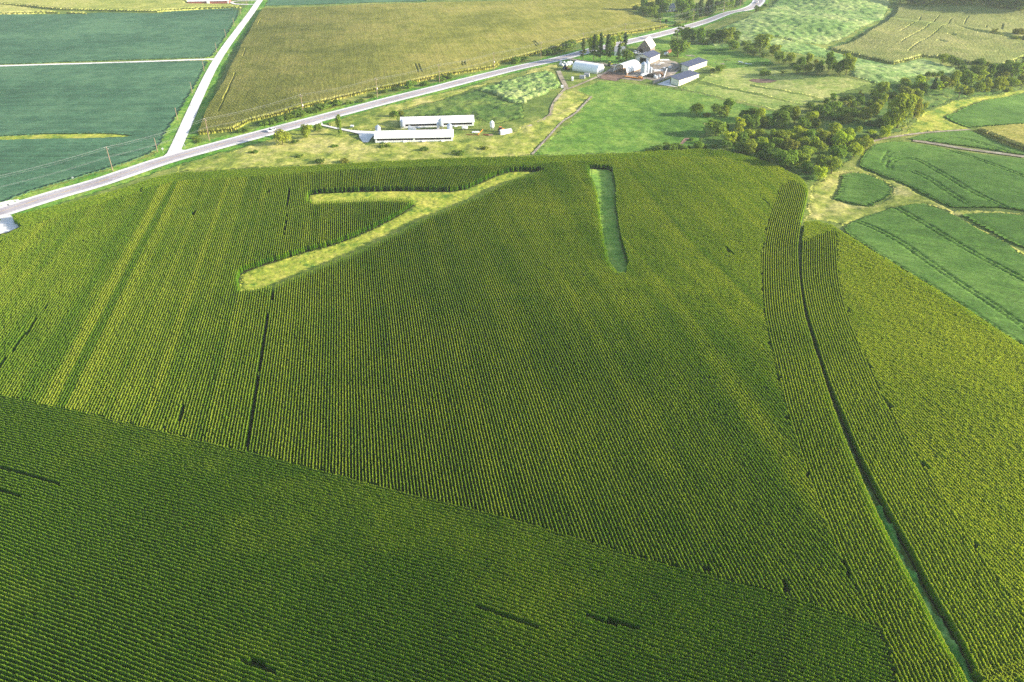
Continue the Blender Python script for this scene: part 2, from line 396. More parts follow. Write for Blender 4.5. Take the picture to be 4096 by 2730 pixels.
# driveways, yards, tracks
sheet('gravel_drive', [W(2, [(470, 1075), (610, 1040), (625, 1070), (740, 1095), (870, 1118), (1000, 1127), (1080, 1128), (1075, 1150), (1045, 1175), (1010, 1222), (965, 1222), (935, 1180), (930, 1150), (850, 1130), (740, 1108), (610, 1078)])],
      M['gravel'], .30, 3, 'white gravel driveway fanning out beside the hog barns', 'driveway')
sheet('dirt_patch', [W(6, [(560, 335), (780, 320), (1000, 298), (1270, 288), (1280, 300), (1140, 318), (900, 335)])], M['dirt'], .12, 3, 'bare worn dirt between the two long hog barns', 'bare ground')
sheet('gravel_apron', [W(7, [(-500, 490), (0, 449), (70, 440), (95, 465), (140, 500), (135, 520), (60, 555), (-40, 580), (-500, 690)])], M['gravel'], .34, 3, 'white gravel pull in cut into the corn beside the highway', 'gravel lot')
sheet('gravel_spill', [W(7, [(-300, 440), (0, 360), (60, 345), (125, 338), (140, 350), (60, 385), (0, 405), (-300, 480)])], M['gravel'], .34, 3, 'rough white gravel on the soybean side of the highway', 'gravel lot')
sheet('farm_drive', [W('F', [(-250, 820), (0, 790), (250, 745), (320, 770), (450, 795), (900, 870), (1450, 935), (1900, 960), (1900, 1010), (1460, 1000), (1000, 955), (900, 925), (600, 880), (300, 830), (200, 805), (0, 815)])], M['track'], .31, 3, 'pale gravel lane from the highway past the farm lawn', 'driveway')
sheet('farm_yard', [W(5, [(820, 560), (900, 500), (1180, 470), (1260, 450), (1600, 395), (1760, 430), (1800, 460), (1830, 520), (1750, 590), (1690, 640), (1480, 690), (1360, 660), (1290, 690), (1000, 660), (720, 640), (690, 610)])], M['dirt'], .10, 4, 'bare tan farmyard dirt between the sheds and bins', 'bare ground')
sheet('cattle_lot', [W(5, [(700, 650), (860, 560), (930, 585), (1095, 615), (1060, 650), (960, 690), (850, 680)])], M['manure'], .16, 3, 'trodden red brown lot in front of the open hoop barn', 'bare ground')
sheet('feed_floor', [W(5, [(1500, 735), (1680, 665), (1690, 745), (1790, 775), (1600, 750)])], M['gravel'], .16, 3, 'pale concrete feeding floor beside the nearer dark roofed cattle shed', 'concrete floor')
sheet('bare_patch', [W('D', [(1190, 830), (1350, 845), (1600, 880), (1690, 905), (1560, 900), (1330, 870)])], M['dirt'], .3, 3, 'bare grey strip in the pasture beside the feed bunks', 'bare ground')
sheet('bare_patch', [W('D', [(1800, 1150), (1880, 1125), (2150, 1125), (2310, 1160), (2200, 1190), (1960, 1195)])], M['manure'], .3, 3, 'round bare brown wallow in the pasture beyond the cattle sheds', 'bare ground')
sheet('bare_patch', [W('D', [(700, 700), (800, 680), (930, 710), (860, 735), (720, 725)])], M['dirt'], .3, 3, 'small bare patch beside the lone round farm tree', 'bare ground')
sheet('bare_patch', [W('A', [(70, 700), (150, 610), (235, 605), (190, 640), (120, 705)])], M['manure'], .3, 2, 'muddy brown cattle crossing at the pasture edge near the corn', 'bare ground')
LANE = spline(W(5, [(700, 640), (560, 700), (340, 790), (270, 805), (200, 880), (140, 960), (90, 1060)], 3, [(440, 940), (430, 985), (330, 1050), (230, 1090)]), 3)
sheet('farm_track', [buffer_line(LANE, .95, .95)], M['track'], .34, 2.5, 'winding two track dirt lane from the farmyard towards the hog barns', 'track')
sheet('farm_track', [buffer_line(spline(W(3, [(780, 830), (640, 975), (540, 1040), (400, 1190), (275, 1325)]), 4), .6, .6)], M['dirt'], .36, 2.5, 'straight tan strip of bare soil along the pasture fence', 'track')
sheet('farm_track', [buffer_line(spline(W(3, [(500, 610), (520, 660), (560, 740), (565, 770)]), 4), 1.5, 1.5)], M['track'], .3, 2.5, 'short faded track by the calf huts', 'track')
sheet('creek_track', [buffer_line(spline(W(4, [(1050, 1215), (1200, 1180), (1500, 1140), (1890, 1112)]), 4), .9, .9)], M['track'], .3, 2.5, 'pale footworn line along the upper edge of the creek side soybeans', 'track')
sheet('creek_track', [buffer_line(spline(W(4, [(1400, 1205), (1600, 1235), (1900, 1285), (2350, 1345)]), 4), 1.6, 1.6)], M['track'], .3, 2.5, 'tan grassed terrace line between two soybean strips', 'track')
sheet('farm_drive', [buffer_line(spline(W(1, [(2205, 40), (2100, 42), (2010, 38), (1980, 22), (2040, 12), (2200, 10)]), 4), 1.5, 1.5)], M['gravel'], .3, 3, 'looping white drive beside the far long barn', 'driveway')

# ------------------------------------------------------------------ grass areas
G_ = lambda nm, lp, m, h, lab, st=1.0, **k: canopy(nm, [lp], M[m], h, k.pop('ang', 15), st, st, rough=k.pop('rough', .25)*h, lump=k.pop('lump', (.5, 4)), label=lab, cat='grass', **k)
CORN_TOP = [(0, 1345), (500, 1330), (1200, 1300), (1700, 1275), (1900, 1290), (2100, 1330), (2350, 1410)]
G_('meadow_grass', W(1, [(1475, 1480), (1520, 1420), (1800, 1350), (2350, 1170)], 2, [(210, 1165), (440, 1092), (600, 1082), (740, 1112), (850, 1135), (935, 1190), (970, 1235), (1020, 1235), (1060, 1225), (1740, 1205), (2130, 1165), (2280, 1110), (2350, 1060)],
   3, [(400, 990), (440, 900), (500, 800), (570, 770), (640, 780), (770, 835), (640, 980), (540, 1045), (280, 1330), (0, 1345)], 2, [(1500, 1385), (0, 1442)], 7, [(1700, 125), (1160, 160)]),
   'ygrass', .35, 'yellow green rough meadow between the hog barns and the tall corn', .9, lump=(.9, 4))
G_('meadow_grass', W(2, [(640, 1052), (1000, 950), (1450, 838), (2000, 715), (2350, 640)], 3, [(240, 600), (480, 545), (500, 600), (420, 610), (0, 690)], 2, [(1900, 770), (1600, 870), (1250, 960), (1280, 1000), (1285, 1090), (1080, 1120), (850, 1110), (690, 1080)]),
   'ygrass', .4, 'dry yellow grass bank between the highway and the hog barns', .9)
G_('weed_patch', W(2, [(1260, 965), (1600, 870), (1950, 770), (1980, 790), (2200, 880), (2350, 890), (2350, 1010), (2150, 1055), (2060, 1060), (1960, 1030), (1915, 990), (1290, 1005)]),
   'dgrass', .6, 'dark green weedy ground behind the rear hog barn', .9, lump=(1.0, 4))
G_('tall_grass', W(3, [(0, 705), (400, 620), (480, 640), (515, 740), (430, 790), (200, 890), (60, 880), (0, 830)], 2, [(2150, 830), (1930, 775), (2060, 740), (2140, 740)]),
   'prairie', 1.3, 'tall blue green grass stand between the highway and the winding lane', .8, lump=(.6, 3))
G_('pasture_grass', W(3, [(285, 1328), (660, 975), (785, 835), (650, 775), (840, 690), (1010, 700), (1310, 735), (1500, 765), (1700, 800), (2350, 955)], 4, [(230, 950), (430, 935), (300, 1000), (0, 1080)], 3, [(2000, 1060), (1760, 1060), (1700, 1250), (1300, 1300), (500, 1330)]),
   'pasture', .25, 'smooth green grazed pasture between the cattle sheds and the corn', .9, lump=(.8, 5))
G_('hay_field', W(3, [(1520, 752), (1690, 712), (2000, 770), (2350, 845)], 4, [(0, 795), (250, 850), (450, 915), (440, 930), (240, 945), (0, 885)], 3, [(2100, 880), (1700, 795)]),
   'hay', .2, 'pale mown hay strip beside the nearer dark roofed cattle shed', .9)
G_('hay_field', W(3, [(1690, 690), (1760, 640), (2000, 660), (2350, 700)], 4, [(0, 735), (400, 800), (600, 850), (520, 880), (450, 905), (250, 842), (0, 785)], 3, [(2300, 820), (2000, 760)]),
   'hay', .2, 'yellow green mown hay strip running from the cattle sheds to the creek trees', .9)
G_('pasture_grass', W(4, [(-330, 570), (0, 540), (180, 575), (350, 640), (700, 652), (1000, 690), (1085, 722), (900, 770), (640, 850), (400, 795), (0, 725), (-220, 700), (-330, 680)]),
   'hay', .22, 'light green pasture with a brown wallow behind the cattle sheds', 1.0)
G_('meadow_grass', W(3, [(1340, 330), (1480, 310), (1480, 370), (1900, 390), (2080, 450), (2350, 520), (2350, 550), (1900, 600), (1770, 560), (1600, 510), (1420, 470), (1350, 420), (1100, 400), (1110, 385)]),
   'pasture', .4, 'green paddock around the lone round farm tree', 1.0)
G_('lawn', W('F', [(330, 760), (500, 700), (940, 590), (1300, 560), (1700, 560), (2150, 560), (2200, 840), (1900, 945), (1450, 925), (900, 862), (450, 785)]),
   'verge', .1, 'shaded green farm lawn under the tall pines', 1.0)
G_('lawn', W('E', [(530, 210), (800, 195), (790, 330), (830, 370), (700, 400), (560, 370), (500, 260)]), 'verge', .12, 'deep green lawn in front of the far white house', 1.2)
G_('prairie_grass', W(3, [(1830, 262), (2100, 160), (2350, 30)], 4, [(100, 90), (220, 20), (250, -20), (1190, -20), (1205, 40), (1195, 100), (1130, 180), (900, 290), (650, 385), (450, 372), (250, 322), (110, 305)], 3, [(2200, 310), (2000, 300)]),
   'prairie', .9, 'pale green tall prairie field beyond the highway bend', 1.1, lump=(.8, 4))
G_('prairie_grass', W(4, [(-420, 330), (-100, 300), (0, 302), (250, 335), (640, 415), (690, 445), (1220, 565), (1480, 505), (1640, 555), (1780, 600), (1700, 640), (1400, 655), (1280, 715), (1090, 718), (850, 650), (880, 560), (650, 500), (250, 440), (120, 400), (0, 380), (-300, 420)]),
   'prairie', .7, 'wavy pale green prairie grass between the corn hill and the creek trees', 1.0, lump=(.9, 4))
G_('grass_lane', W(4, [(655, 395), (900, 300), (1140, 185), (1205, 100), (1215, 40), (1200, -20), (1262, -20), (1275, 70), (1255, 110), (1160, 190), (960, 300), (690, 432)]),
   'dgrass', .2, 'shaded blue green grass lane beside the corn hill', 1.0)
G_('creek_weeds', W(4, [(0, 1120), (200, 1090), (600, 1080), (900, 960), (1100, 720), (1700, 660), (2350, 620), (2350, 760), (1800, 850), (1480, 950), (1330, 1110), (1000, 1230), (940, 1330), (700, 1480), (560, 1560)], 9, [(880, 200), (850, 180), (700, 105), (520, 55)], 3, [(2250, 1370), (1900, 1285), (1700, 1265), (1720, 1180), (1900, 1150)]),
   'dgrass', .5, 'rank green undergrowth along the wooded creek', 1.1, lump=(1.0, 4))
G_('meadow_grass', W(4, [(1350, 1110), (1480, 960), (1800, 855), (2350, 765), (2700, 720), (2700, 760), (2350, 800), (2150, 840), (2000, 865), (1850, 920), (1750, 970), (1660, 1000), (1720, 1040), (1830, 1085), (1890, 1108), (1500, 1138), (1250, 1172)]),
   'strip', .3, 'bright yellow green grass between the creek trees and the far soybeans', 1.0, lump=(.9, 5))
S4 = W(9, [(1120, 170), (1200, 155), (1300, 170), (1420, 220), (1470, 270), (1460, 310), (1380, 360), (1320, 385), (1230, 375), (1100, 345), (1060, 330), (1100, 280), (1120, 220)])
G_('meadow_grass', W(9, [(905, 240), (1000, 195), (1090, 140), (1235, 112), (1350, 165), (1520, 232), (1700, 325), (1890, 400), (1920, 432), (1680, 368), (1600, 368), (1480, 393), (1140, 518), (1090, 495), (960, 472), (875, 478), (893, 350)]),
   'ygrass', .3, 'yellow meadow around the small soybean plot at the corn corner', .8, lump=(.9, 4), gaps=[S4])
G_('meadow_grass', W(9, [(1900, 400), (2350, 420), (2350, 445), (2200, 432), (2050, 427), (1925, 438), (1945, 455), (2080, 535), (2250, 625), (2420, 700), (2420, 745), (2250, 645), (2050, 545), (1900, 455), (1840, 420)]),
   'ygrass', .3, 'yellow grass headland between the near soybean fields', .8)

# ------------------------------------------------------------------ soybeans
SOYR = dict(scales=(.012, .1, 1.4), mott=.10)
M['soy_far'] = ground_mat('soybean_haze_tint', S(56, 92, 66), S(68, 106, 77), S(86, 122, 88), streak=(2, 1.6, 120, .24), **SOYR)  # crop green shifted pale and blue, distance haze put into the colour
M['soy_near'] = ground_mat('soybean_green', S(64, 100, 30), S(79, 115, 39), S(98, 131, 52), streak=(-33, 1.2, 80, .2), **SOYR)
def soy(lps, m, ang, lab, gaps=None, rt=None, row=.05, h=.8):
    return canopy('soybean_crop', lps, M[m], h, ang, .38, .8 if rt else 1.6, row=row, rough=.07, lump=(.12, 12), label=lab, cat='soybean field', gaps=gaps, ruts=rt)
L2 = W(1, [(-420, 597), (0, 580), (1700, 527), (1785, 532), (1700, 700), (1550, 950), (1420, 1150), (1370, 1260), (1300, 1312), (1100, 1390), (750, 1500)], 7, [(300, 252), (140, 312), (0, 362), (-250, 440)])
L2h = W(1, [(-420, 1178), (0, 1170), (400, 1150), (900, 1145), (1060, 1158), (1115, 1166), (1080, 1180), (700, 1193), (0, 1205), (-420, 1216)])
def ruts(lines, wd=.45):
    """pairs of wheel tracks, as thin gaps in a crop"""
    out = []
    for r, l in lines:
        c = spline(W(r, l), 3)
        for d in (-1.0, 1.0): out.append(buffer_line(c, d+wd, -d+wd))
    return out
soy([W(1, [(-420, 138), (0, 132), (700, 127), (850, 116), (1380, 122), (1950, 96), (2050, 90), (2030, 160), (1945, 305), (1815, 492), (0, 556), (-420, 570)])], 'soy_far', 2, 'blue green soybean field beyond the thin farm road')
soy([L2], 'soy_far', 2, 'blue green soybean field with a yellow grass sliver beside the highway', gaps=[L2h])
canopy('grass_strip', [L2h], M['strip'], .25, 0, .8, .8, rough=.1, lump=(.8, 4), label='yellow green grass sliver inside the blue green soybean field', cat='grass')
soy([W(2, [(135, 52), (700, 38), (1500, 15), (1560, -30), (160, -30)])], 'soy_far', 2, 'thin blue green soybean band beyond the upper corn field')
S1 = W(4, [(930, 1415), (960, 1350), (1000, 1290), (1080, 1238), (1200, 1218), (1330, 1222), (1500, 1248), (1800, 1302), (2100, 1342), (2350, 1367), (2600, 1400)], 9, [(2600, 470), (2350, 412), (2200, 393), (1900, 393), (1850, 388), (1700, 318), (1520, 223), (1350, 158), (1240, 108)])
soy([S1], 'soy_near', -33, 'curved green soybean field with looping wheel tracks beyond the small plot',
    rt=ruts([(9, [(1410, 100), (1420, 60), (1450, 20)]), (9, [(1450, 150), (1440, 110), (1480, 75), (1560, 65), (1650, 85), (1800, 170), (2000, 290), (2350, 460)]), (9, [(1800, -10), (2000, 60), (2350, 190)]), (9, [(1590, 150), (1700, 200), (1850, 300), (1960, 370)])], .3))
S2 = W(9, [(1135, 530), (1200, 482), (1350, 430), (1480, 392), (1600, 367), (1680, 367), (1900, 452), (2050, 543), (2250, 642), (2350, 720), (2700, 930), (2700, 1560)], 9, [(2350, 1330), (2200, 1240), (1950, 1070), (1700, 908), (1400, 728), (1160, 572)])
soy([S2], 'soy_near', -33, 'broad smooth green soybean field beyond the corn, with long wheel tracks',
    rt=ruts([(9, [(1190, 480), (1300, 520), (1500, 620), (1700, 760), (1900, 900), (2100, 1030), (2400, 1240)]), (9, [(1480, 395), (1700, 520), (2000, 700), (2350, 890), (2500, 980)])], .3))
S3 = W(9, [(1920, 437), (2050, 428), (2200, 432), (2350, 450), (2600, 500), (2600, 780), (2350, 662), (2250, 622), (2080, 532), (1940, 452)])
soy([S3], 'soy_near', -30, 'narrow green soybean wedge at the frame edge beyond the grass headland')
soy([S4], 'soy_near', -60, 'small rounded soybean plot inside the yellow meadow', row=.07)
soy([W(4, [(1660, 1000), (1750, 970), (1850, 920), (2000, 865), (2150, 840), (2350, 802), (2600, 770), (2600, 1060), (2350, 1064), (2100, 1080), (1900, 1098), (1830, 1084), (1720, 1040)])], 'soy_near', -20, 'far green soybean field above the small corn corner by the creek')
soy([W(4, [(1345, 1190), (1500, 1150), (1700, 1131), (1890, 1122), (1950, 1150), (2100, 1220), (2350, 1305), (2600, 1370), (2600, 1390), (2350, 1330), (2200, 1308), (1900, 1258), (1600, 1222), (1420, 1203)])], 'soy_near', -22, 'slim green soybean strip between the terrace line and the creek grass',
    rt=ruts([(4, [(1530, 1225), (1560, 1200), (1700, 1190), (1900, 1215), (2200, 1310)])], .3))
soy([W(1, [(1390, 108), (1700, 90), (2060, 72), (1960, 92), (1400, 120)])], 'soy_far', 2, 'narrow soybean sliver below the far corn band', h=.7)

# ------------------------------------------------------------------ far corn (canopy of rows)
M['corn_far'] = ground_mat('tasselled_corn_far', S(122, 128, 50), S(146, 148, 64), S(168, 162, 82), scales=(.012, .08, 1.3), streak=(100.7, .8, 40, .28))  # partly lightened to put distance haze into the colour
M['corn_hill'] = ground_mat('tasselled_corn_hill', S(138, 152, 74), S(162, 168, 88), S(182, 180, 106), scales=(.012, .08, 1.3), streak=(60, .9, 30, .16))
def fcorn(lps, m, ang, lab, gaps=None, da=.381, dl=.8, row=.32, h=2.3):
    return canopy('corn_crop', lps, M[m], h, ang, da, dl, row=row, rough=.10, lump=(.10, 14), label=lab, cat='corn field', ruts=gaps)
C1b = [(0, 1045), (250, 975), (600, 870), (1000, 772), (1350, 700), (1700, 622), (2100, 560)]
def slit(r, l, wd=.30): return buffer_line(resample(W(r, l, h=1.0), 3), wd, wd)
fcorn([W((1, 0), [(1695, 1160)], (1, 2.0), [(1752, 950), (1905, 700), (2052, 400), (2200, 130), (2250, 65)], (2, 2.2), [(130, 68), (700, 52), (1500, 22), (2350, 2)],
         (3, 2.2), [(700, -20), (1480, -20)], 3, [(1160, 62), (1120, 75), (1130, 130), (1300, 210), (1440, 232), (1250, 272), (1050, 300), (850, 330)], 3, [(700, 355), (600, 385), (300, 468), (0, 548)], 2, [(2100, 585), (1700, 648), (1350, 725), (1000, 798), (600, 895), (250, 990), (0, 1050)], 1, [(2000, 1125)])],
      'corn_far', 100.7, 'broad olive tasselled corn field between the gravel road and the highway',
      gaps=[slit(1, [(2015, 640), (1960, 770), (1870, 975)], .5), slit(1, [(2105, 430), (2080, 495)]), slit(2, [(1412, 560), (1440, 630)], .4), slit(2, [(1440, 560), (1468, 630)], .4), slit(2, [(1808, 540), (1815, 575)]), slit(2, [(1832, 535), (1838, 570)]), slit(3, [(275, 365), (310, 410)]), slit(3, [(295, 365), (330, 408)]), slit(1, [(2205, 230), (2235, 170)])])
fcorn([W((1, 2), [(-420, 30), (0, 28), (150, 40), (500, 70), (900, 80), (1350, 90)], 1, [(1360, 104), (1700, 85), (2070, 72)], (1, 2), [(2060, 50), (1950, 40), (1600, 36), (1590, 0), (1600, -30), (-420, -30)])], 'corn_hill', 5, 'far corn field in front of the long white roofed barn', dl=1.5)
fcorn([W((1, 2), [(-420, 45), (0, 42), (120, 54), (400, 92), (750, 112)], 1, [(740, 122), (400, 118), (0, 130), (-420, 133)])], 'corn_hill', 5, 'slim tan corn strip above the far soybeans', dl=1.5)
C5gaps = [slit('C', l, .38) for l in ([(0, 235), (140, 160), (330, 60), (390, -30)], [(0, 465), (200, 330), (500, 160), (690, 0), (750, -60)], [(150, 610), (430, 420), (700, 230), (880, 120), (970, 0)], [(1210, 110), (1290, -40)])]
C5gaps += [slit('C', [(1630, 170), (1650, 120)], .6), slit('C', [(1920, 215), (1950, 100)], .7), buffer_line(W('C', [(930, 330), (1020, 328)]), 3, 3), buffer_line(W('C', [(760, 460), (830, 455)]), 4, 3),
           W('C', [(1040, 150), (1250, 200), (1700, 270), (1960, 310), (2353, 420), (2353, 450), (1900, 345), (1500, 290), (1200, 215)])]
fcorn([W(4, [(690, 430), (900, 480), (1230, 557)], (4, 0), [(1300, 540), (1480, 492), (1700, 505), (1900, 560), (2150, 575), (2350, 500), (2700, 560), (2700, 60)], (4, 2), [(2700, 90), (2350, 78), (1700, 46), (1275, 42), (1270, 95), (1180, 182), (1000, 285)])], 'corn_hill', 60, 'rolling pale olive corn hill with curved dark tramlines', gaps=C5gaps, da=.45, dl=1.5)
fcorn([W((4, 2), [(1915, 1108), (2000, 1086), (2350, 1066), (2700, 1050)], 4, [(2700, 1400), (2350, 1300), (2200, 1245), (2050, 1175), (1920, 1125)])], 'corn_far', 20, 'small dark corn corner between the creek side soybeans', dl=1.0)

# ------------------------------------------------------------------ near corn: rows of leafy clumps
RDIR = math.atan2(CP*F_PX+1105*1.7408*SP, -396*1.7408)        # main rows run to their vanishing point
RD = Vector((math.cos(RDIR), math.sin(RDIR))); RN = Vector((-RD.y, RD.x))
M['leaf_corn'] = leaf_mat('corn_leaf', (.075, .225, .010, 1), (.235, .40, .012, 1), .5, 'INSTANCE')
M['tassel'] = leaf_mat('corn_tassel', (.19, .32, .03, 1), (.40, .47, .06, 1), .4, 'INSTANCE')
CLUMP = 1.5
def corn_clump(seed):
    rg = np.random.default_rng(seed); V = []; Fl = []; mi = []
    def quad(a, b, c, d, m): 
        k = len(V); V.extend([a, b, c, d]); Fl.append((k, k+1, k+2, k+3)); mi.append(m)
    npl = 10
    for i in range(npl):
        x0 = (i+.5)/npl*CLUMP-CLUMP/2+rg.uniform(-.04, .04); y0 = rg.uniform(-.04, .04); H = rg.uniform(2.15, 2.5)
        az = rg.uniform(-.5, .5)+math.pi/2
        for j in range(8):
            a = az+(math.pi if j % 2 else 0)+rg.uniform(-.7, .7); hb = H*(.16+.103*j)+rg.uniform(-.05, .05)
            L = rg.uniform(.26, .42)*(1.12-.06*j); wd = rg.uniform(.055, .08)
            dx, dy = math.cos(a), math.sin(a); px, py = -dy*wd, dx*wd
            p0 = (x0, y0, hb); p1 = (x0+dx*L*.55, y0+dy*L*.55, hb+.30*L+.16); p2 = (x0+dx*L, y0+dy*L, hb+.05*L+rg.uniform(-.1, .12))
            quad((p0[0]-px*.7, p0[1]-py*.7, p0[2]), (p0[0]+px*.7, p0[1]+py*.7, p0[2]), (p1[0]+px, p1[1]+py, p1[2]), (p1[0]-px, p1[1]-py, p1[2]), 0)
            quad((p1[0]-px, p1[1]-py, p1[2]), (p1[0]+px, p1[1]+py, p1[2]), (p2[0]+px*.2, p2[1]+py*.2, p2[2]), (p2[0]-px*.2, p2[1]-py*.2, p2[2]), 0)
        t = rg.uniform(0, 3.14); c, s_ = math.cos(t)*.07, math.sin(t)*.07
        quad((x0-c, y0-s_, H-.1), (x0+c, y0+s_, H-.1), (x0+c*1.3, y0+s_*1.3, H+.28), (x0-c*1.3, y0-s_*1.3, H+.28), 1)
        quad((x0+s_, y0-c, H-.1), (x0-s_, y0+c, H-.1), (x0-s_*1.3, y0+c*1.3, H+.25), (x0+s_*1.3, y0-c*1.3, H+.25), 1)
        quad((x0-.03, y0, 0), (x0+.03, y0, 0), (x0+.02, y0, H), (x0-.02, y0, H), 0)
    me = mesh_np('corn_clump', V, np.array(Fl), None)
    me.materials.append(M['leaf_corn']); me.materials.append(M['tassel'])
    me.polygons.foreach_set('material_index', np.array(mi, np.int32)); me.update()
    return me
CLUMPS = bpy.data.collections.new('corn_clumps')
for s_ in range(7):
    CLUMPS.objects.link(bpy.data.objects.new('corn_clump', corn_clump(s_)))
def gn_instancer():
    ng = bpy.data.node_groups.new('plant_rows', 'GeometryNodeTree')
    ng.interface.new_socket('Geometry', in_out='INPUT', socket_type='NodeSocketGeometry')
    ng.interface.new_socket('Geometry', in_out='OUTPUT', socket_type='NodeSocketGeometry')
    n = ng.nodes; l = ng.links; gi = n.new('NodeGroupInput'); go = n.new('NodeGroupOutput')
    ci = n.new('GeometryNodeCollectionInfo'); ci.inputs['Collection'].default_value = CLUMPS
    ci.inputs['Separate Children'].default_value = True; ci.inputs['Reset Children'].default_value = True
    ip = n.new('GeometryNodeInstanceOnPoints'); ip.inputs['Pick Instance'].default_value = True
    def att(nm, ty):
        a = n.new('GeometryNodeInputNamedAttribute'); a.data_type = ty; a.inputs['Name'].default_value = nm; return a.outputs['Attribute']
    l.new(gi.outputs[0], ip.inputs['Points']); l.new(ci.outputs[0], ip.inputs['Instance'])
    l.new(att('pick', 'INT'), ip.inputs['Instance Index']); l.new(att('rot', 'FLOAT_VECTOR'), ip.inputs['Rotation']); l.new(att('scl', 'FLOAT_VECTOR'), ip.inputs['Scale'])
    l.new(ip.outputs[0], go.inputs[0]); return ng
NG = gn_instancer()
def corn_field(name, P, A, tint, label, hs=None):
    n = len(P); x, y = P[:, 0], P[:, 1]; e = .7; low = np.zeros(n, bool)
    for gp in GAPS+RGAPS: low |= pip(x, y, [gp])
    tint = np.where(low, .12, tint); low = np.where(low, RNG.uniform(.08, .30, n), 1.0)
    z = terr(x, y); sl = (terr(x+np.cos(A)*e, y+np.sin(A)*e)-terr(x-np.cos(A)*e, y-np.sin(A)*e))/(2*e)
    flip = RNG.random(n) < .5; A = np.where(flip, A+math.pi, A); sl = np.where(flip, -sl, sl)
    me = bpy.data.meshes.new(name); me.vertices.add(n); me.vertices.foreach_set('co', np.c_[x, y, z].astype(np.float32).ravel())
    def attr(nm, ty, key, arr):
        a = me.attributes.new(nm, ty, 'POINT'); a.data.foreach_set(key, arr.ravel())
    attr('pick', 'INT', 'value', RNG.integers(0, 7, n).astype(np.int32))
    attr('rot', 'FLOAT_VECTOR', 'vector', np.c_[np.zeros(n), -np.arctan(sl), A].astype(np.float32))
    s = (1+.10*vn(x, y, 30, 5)+.08*vn(x, y, 8, 3))*RNG.normal(1, .02, n)*low
    attr('scl', 'FLOAT_VECTOR', 'vector', np.c_[np.full(n, 1.04), np.full(n, 1.0), s].astype(np.float32))
    attr('tint', 'FLOAT', 'value', np.clip(tint, 0, 1).astype(np.float32))
    o = link(name, me); md = o.modifiers.new('rows', 'NODES'); md.node_group = NG
    return tag(o, label, 'corn field', None, 'stuff')
def straight(loops, ang):
    c, s = math.cos(ang), math.sin(ang); P = np.array([tuple(p) for lp in loops for p in lp]); U = P[:, 0]*c+P[:, 1]*s; V = -P[:, 0]*s+P[:, 1]*c
    u = np.arange(U.min(), U.max(), CLUMP); v = np.arange(V.min(), V.max(), .762)
    gu, gv = np.meshgrid(u, v); gu = gu+RNG.random((len(v), 1))*CLUMP
    gv = gv+.25*vn(gu, gv, 40, 3)*2+RNG.normal(0, .025, gu.shape)
    P = np.c_[(gu*c-gv*s).ravel(), (gu*s+gv*c).ravel()]; return P, np.full(len(P), ang)
def along(guide, n0, n1, side):
    """rows that follow a guide line, offset n*0.762 m to one side"""
    g0 = [Vector(p) for p in guide]; g0 = [g0[0]+(g0[0]-g0[1]).normalized()*45]+g0+[g0[-1]+(g0[-1]-g0[-2]).normalized()*45]
    Gd = spline(g0, 1.5); L = [0]
    for i in range(len(Gd)-1): L.append(L[-1]+(Gd[i+1]-Gd[i]).length)
    L = np.array(L); gp = np.array([tuple(p) for p in Gd]); s = np.arange(0, L[-1], CLUMP)
    # smooth the normals so that inner offsets do not kink
    t = np.gradient(gp, axis=0); k = 21; ker = np.ones(k)/k
    t = np.c_[np.convolve(np.pad(t[:, 0], k//2, 'edge'), ker, 'valid'), np.convolve(np.pad(t[:, 1], k//2, 'edge'), ker, 'valid')]
    t /= np.linalg.norm(t, axis=1)[:, None]; P = []; A = []
    for r in range(n0, n1):
        d = (r+.5)*.762*side; ss = s+RNG.random()*CLUMP
        px = np.interp(ss, L, gp[:, 0]); py = np.interp(ss, L, gp[:, 1]); tx = np.interp(ss, L, t[:, 0]); ty = np.interp(ss, L, t[:, 1])
        q = np.c_[px-ty*d, py+tx*d]; P.append(q+RNG.normal(0, .025, q.shape)); g = np.gradient(q, axis=0); A.append(np.arctan2(g[:, 1], g[:, 0]))
    return np.concatenate(P), np.concatenate(A)
HT = 2.2
OUT = W((7, HT), [(-420, 720), (-250, 640), (0, 578), (60, 560), (138, 520), (148, 500), (95, 458), (80, 440), (170, 425), (400, 372), (750, 282), (1050, 188), (1160, 162), (1400, 147), (1700, 127), (2350, 92)],
        (8, HT), [(800, 60), (1400, 45), (2100, 20)], (3, HT), [(1200, 1300), (1700, 1277), (1900, 1292), (2100, 1332), (2350, 1412)],
        (9, HT), [(520, 60), (700, 112), (850, 187), (890, 237), (903, 282), (890, 350), (860, 470), (840, 600), (835, 700), (850, 900), (880, 1100), (930, 1280), (985, 1450)],
        (12, HT), [(793, 0), (850, 170), (920, 350), (1000, 540), (1100, 750), (1200, 950), (1300, 1130), (1400, 1320), (1490, 1470), (1545, 1575), (1600, 1690)], 0, [(1900, 1660), (-60, 1660), (-130, 1300)])
STRIP_A = W((7, 0), [(1605, 930), (1612, 850), (1640, 825), (1760, 783), (1880, 743), (2060, 688), (2220, 648)], (8, 0), [(168, 603), (300, 545), (480, 455), (560, 405), (602, 374)], (8, HT), [(612, 340), (520, 322), (300, 327), (0, 346)],
            (7, HT), [(2100, 348), (2068, 328)], (7, 0), [(2080, 308), (2150, 295)], (8, 0), [(0, 294), (200, 285), (480, 278), (680, 282), (850, 284), (950, 267), (1050, 224), (1150, 178), (1240, 150), (1345, 147), (1445, 147)],
            (8, HT), [(1475, 137), (1430, 152), (1280, 197), (1130, 267), (1000, 332), (880, 377), (720, 437), (500, 552), (400, 592), (230, 677), (0, 772)], (7, HT), [(2000, 847), (1850, 912), (1700, 937), (1612, 945)])
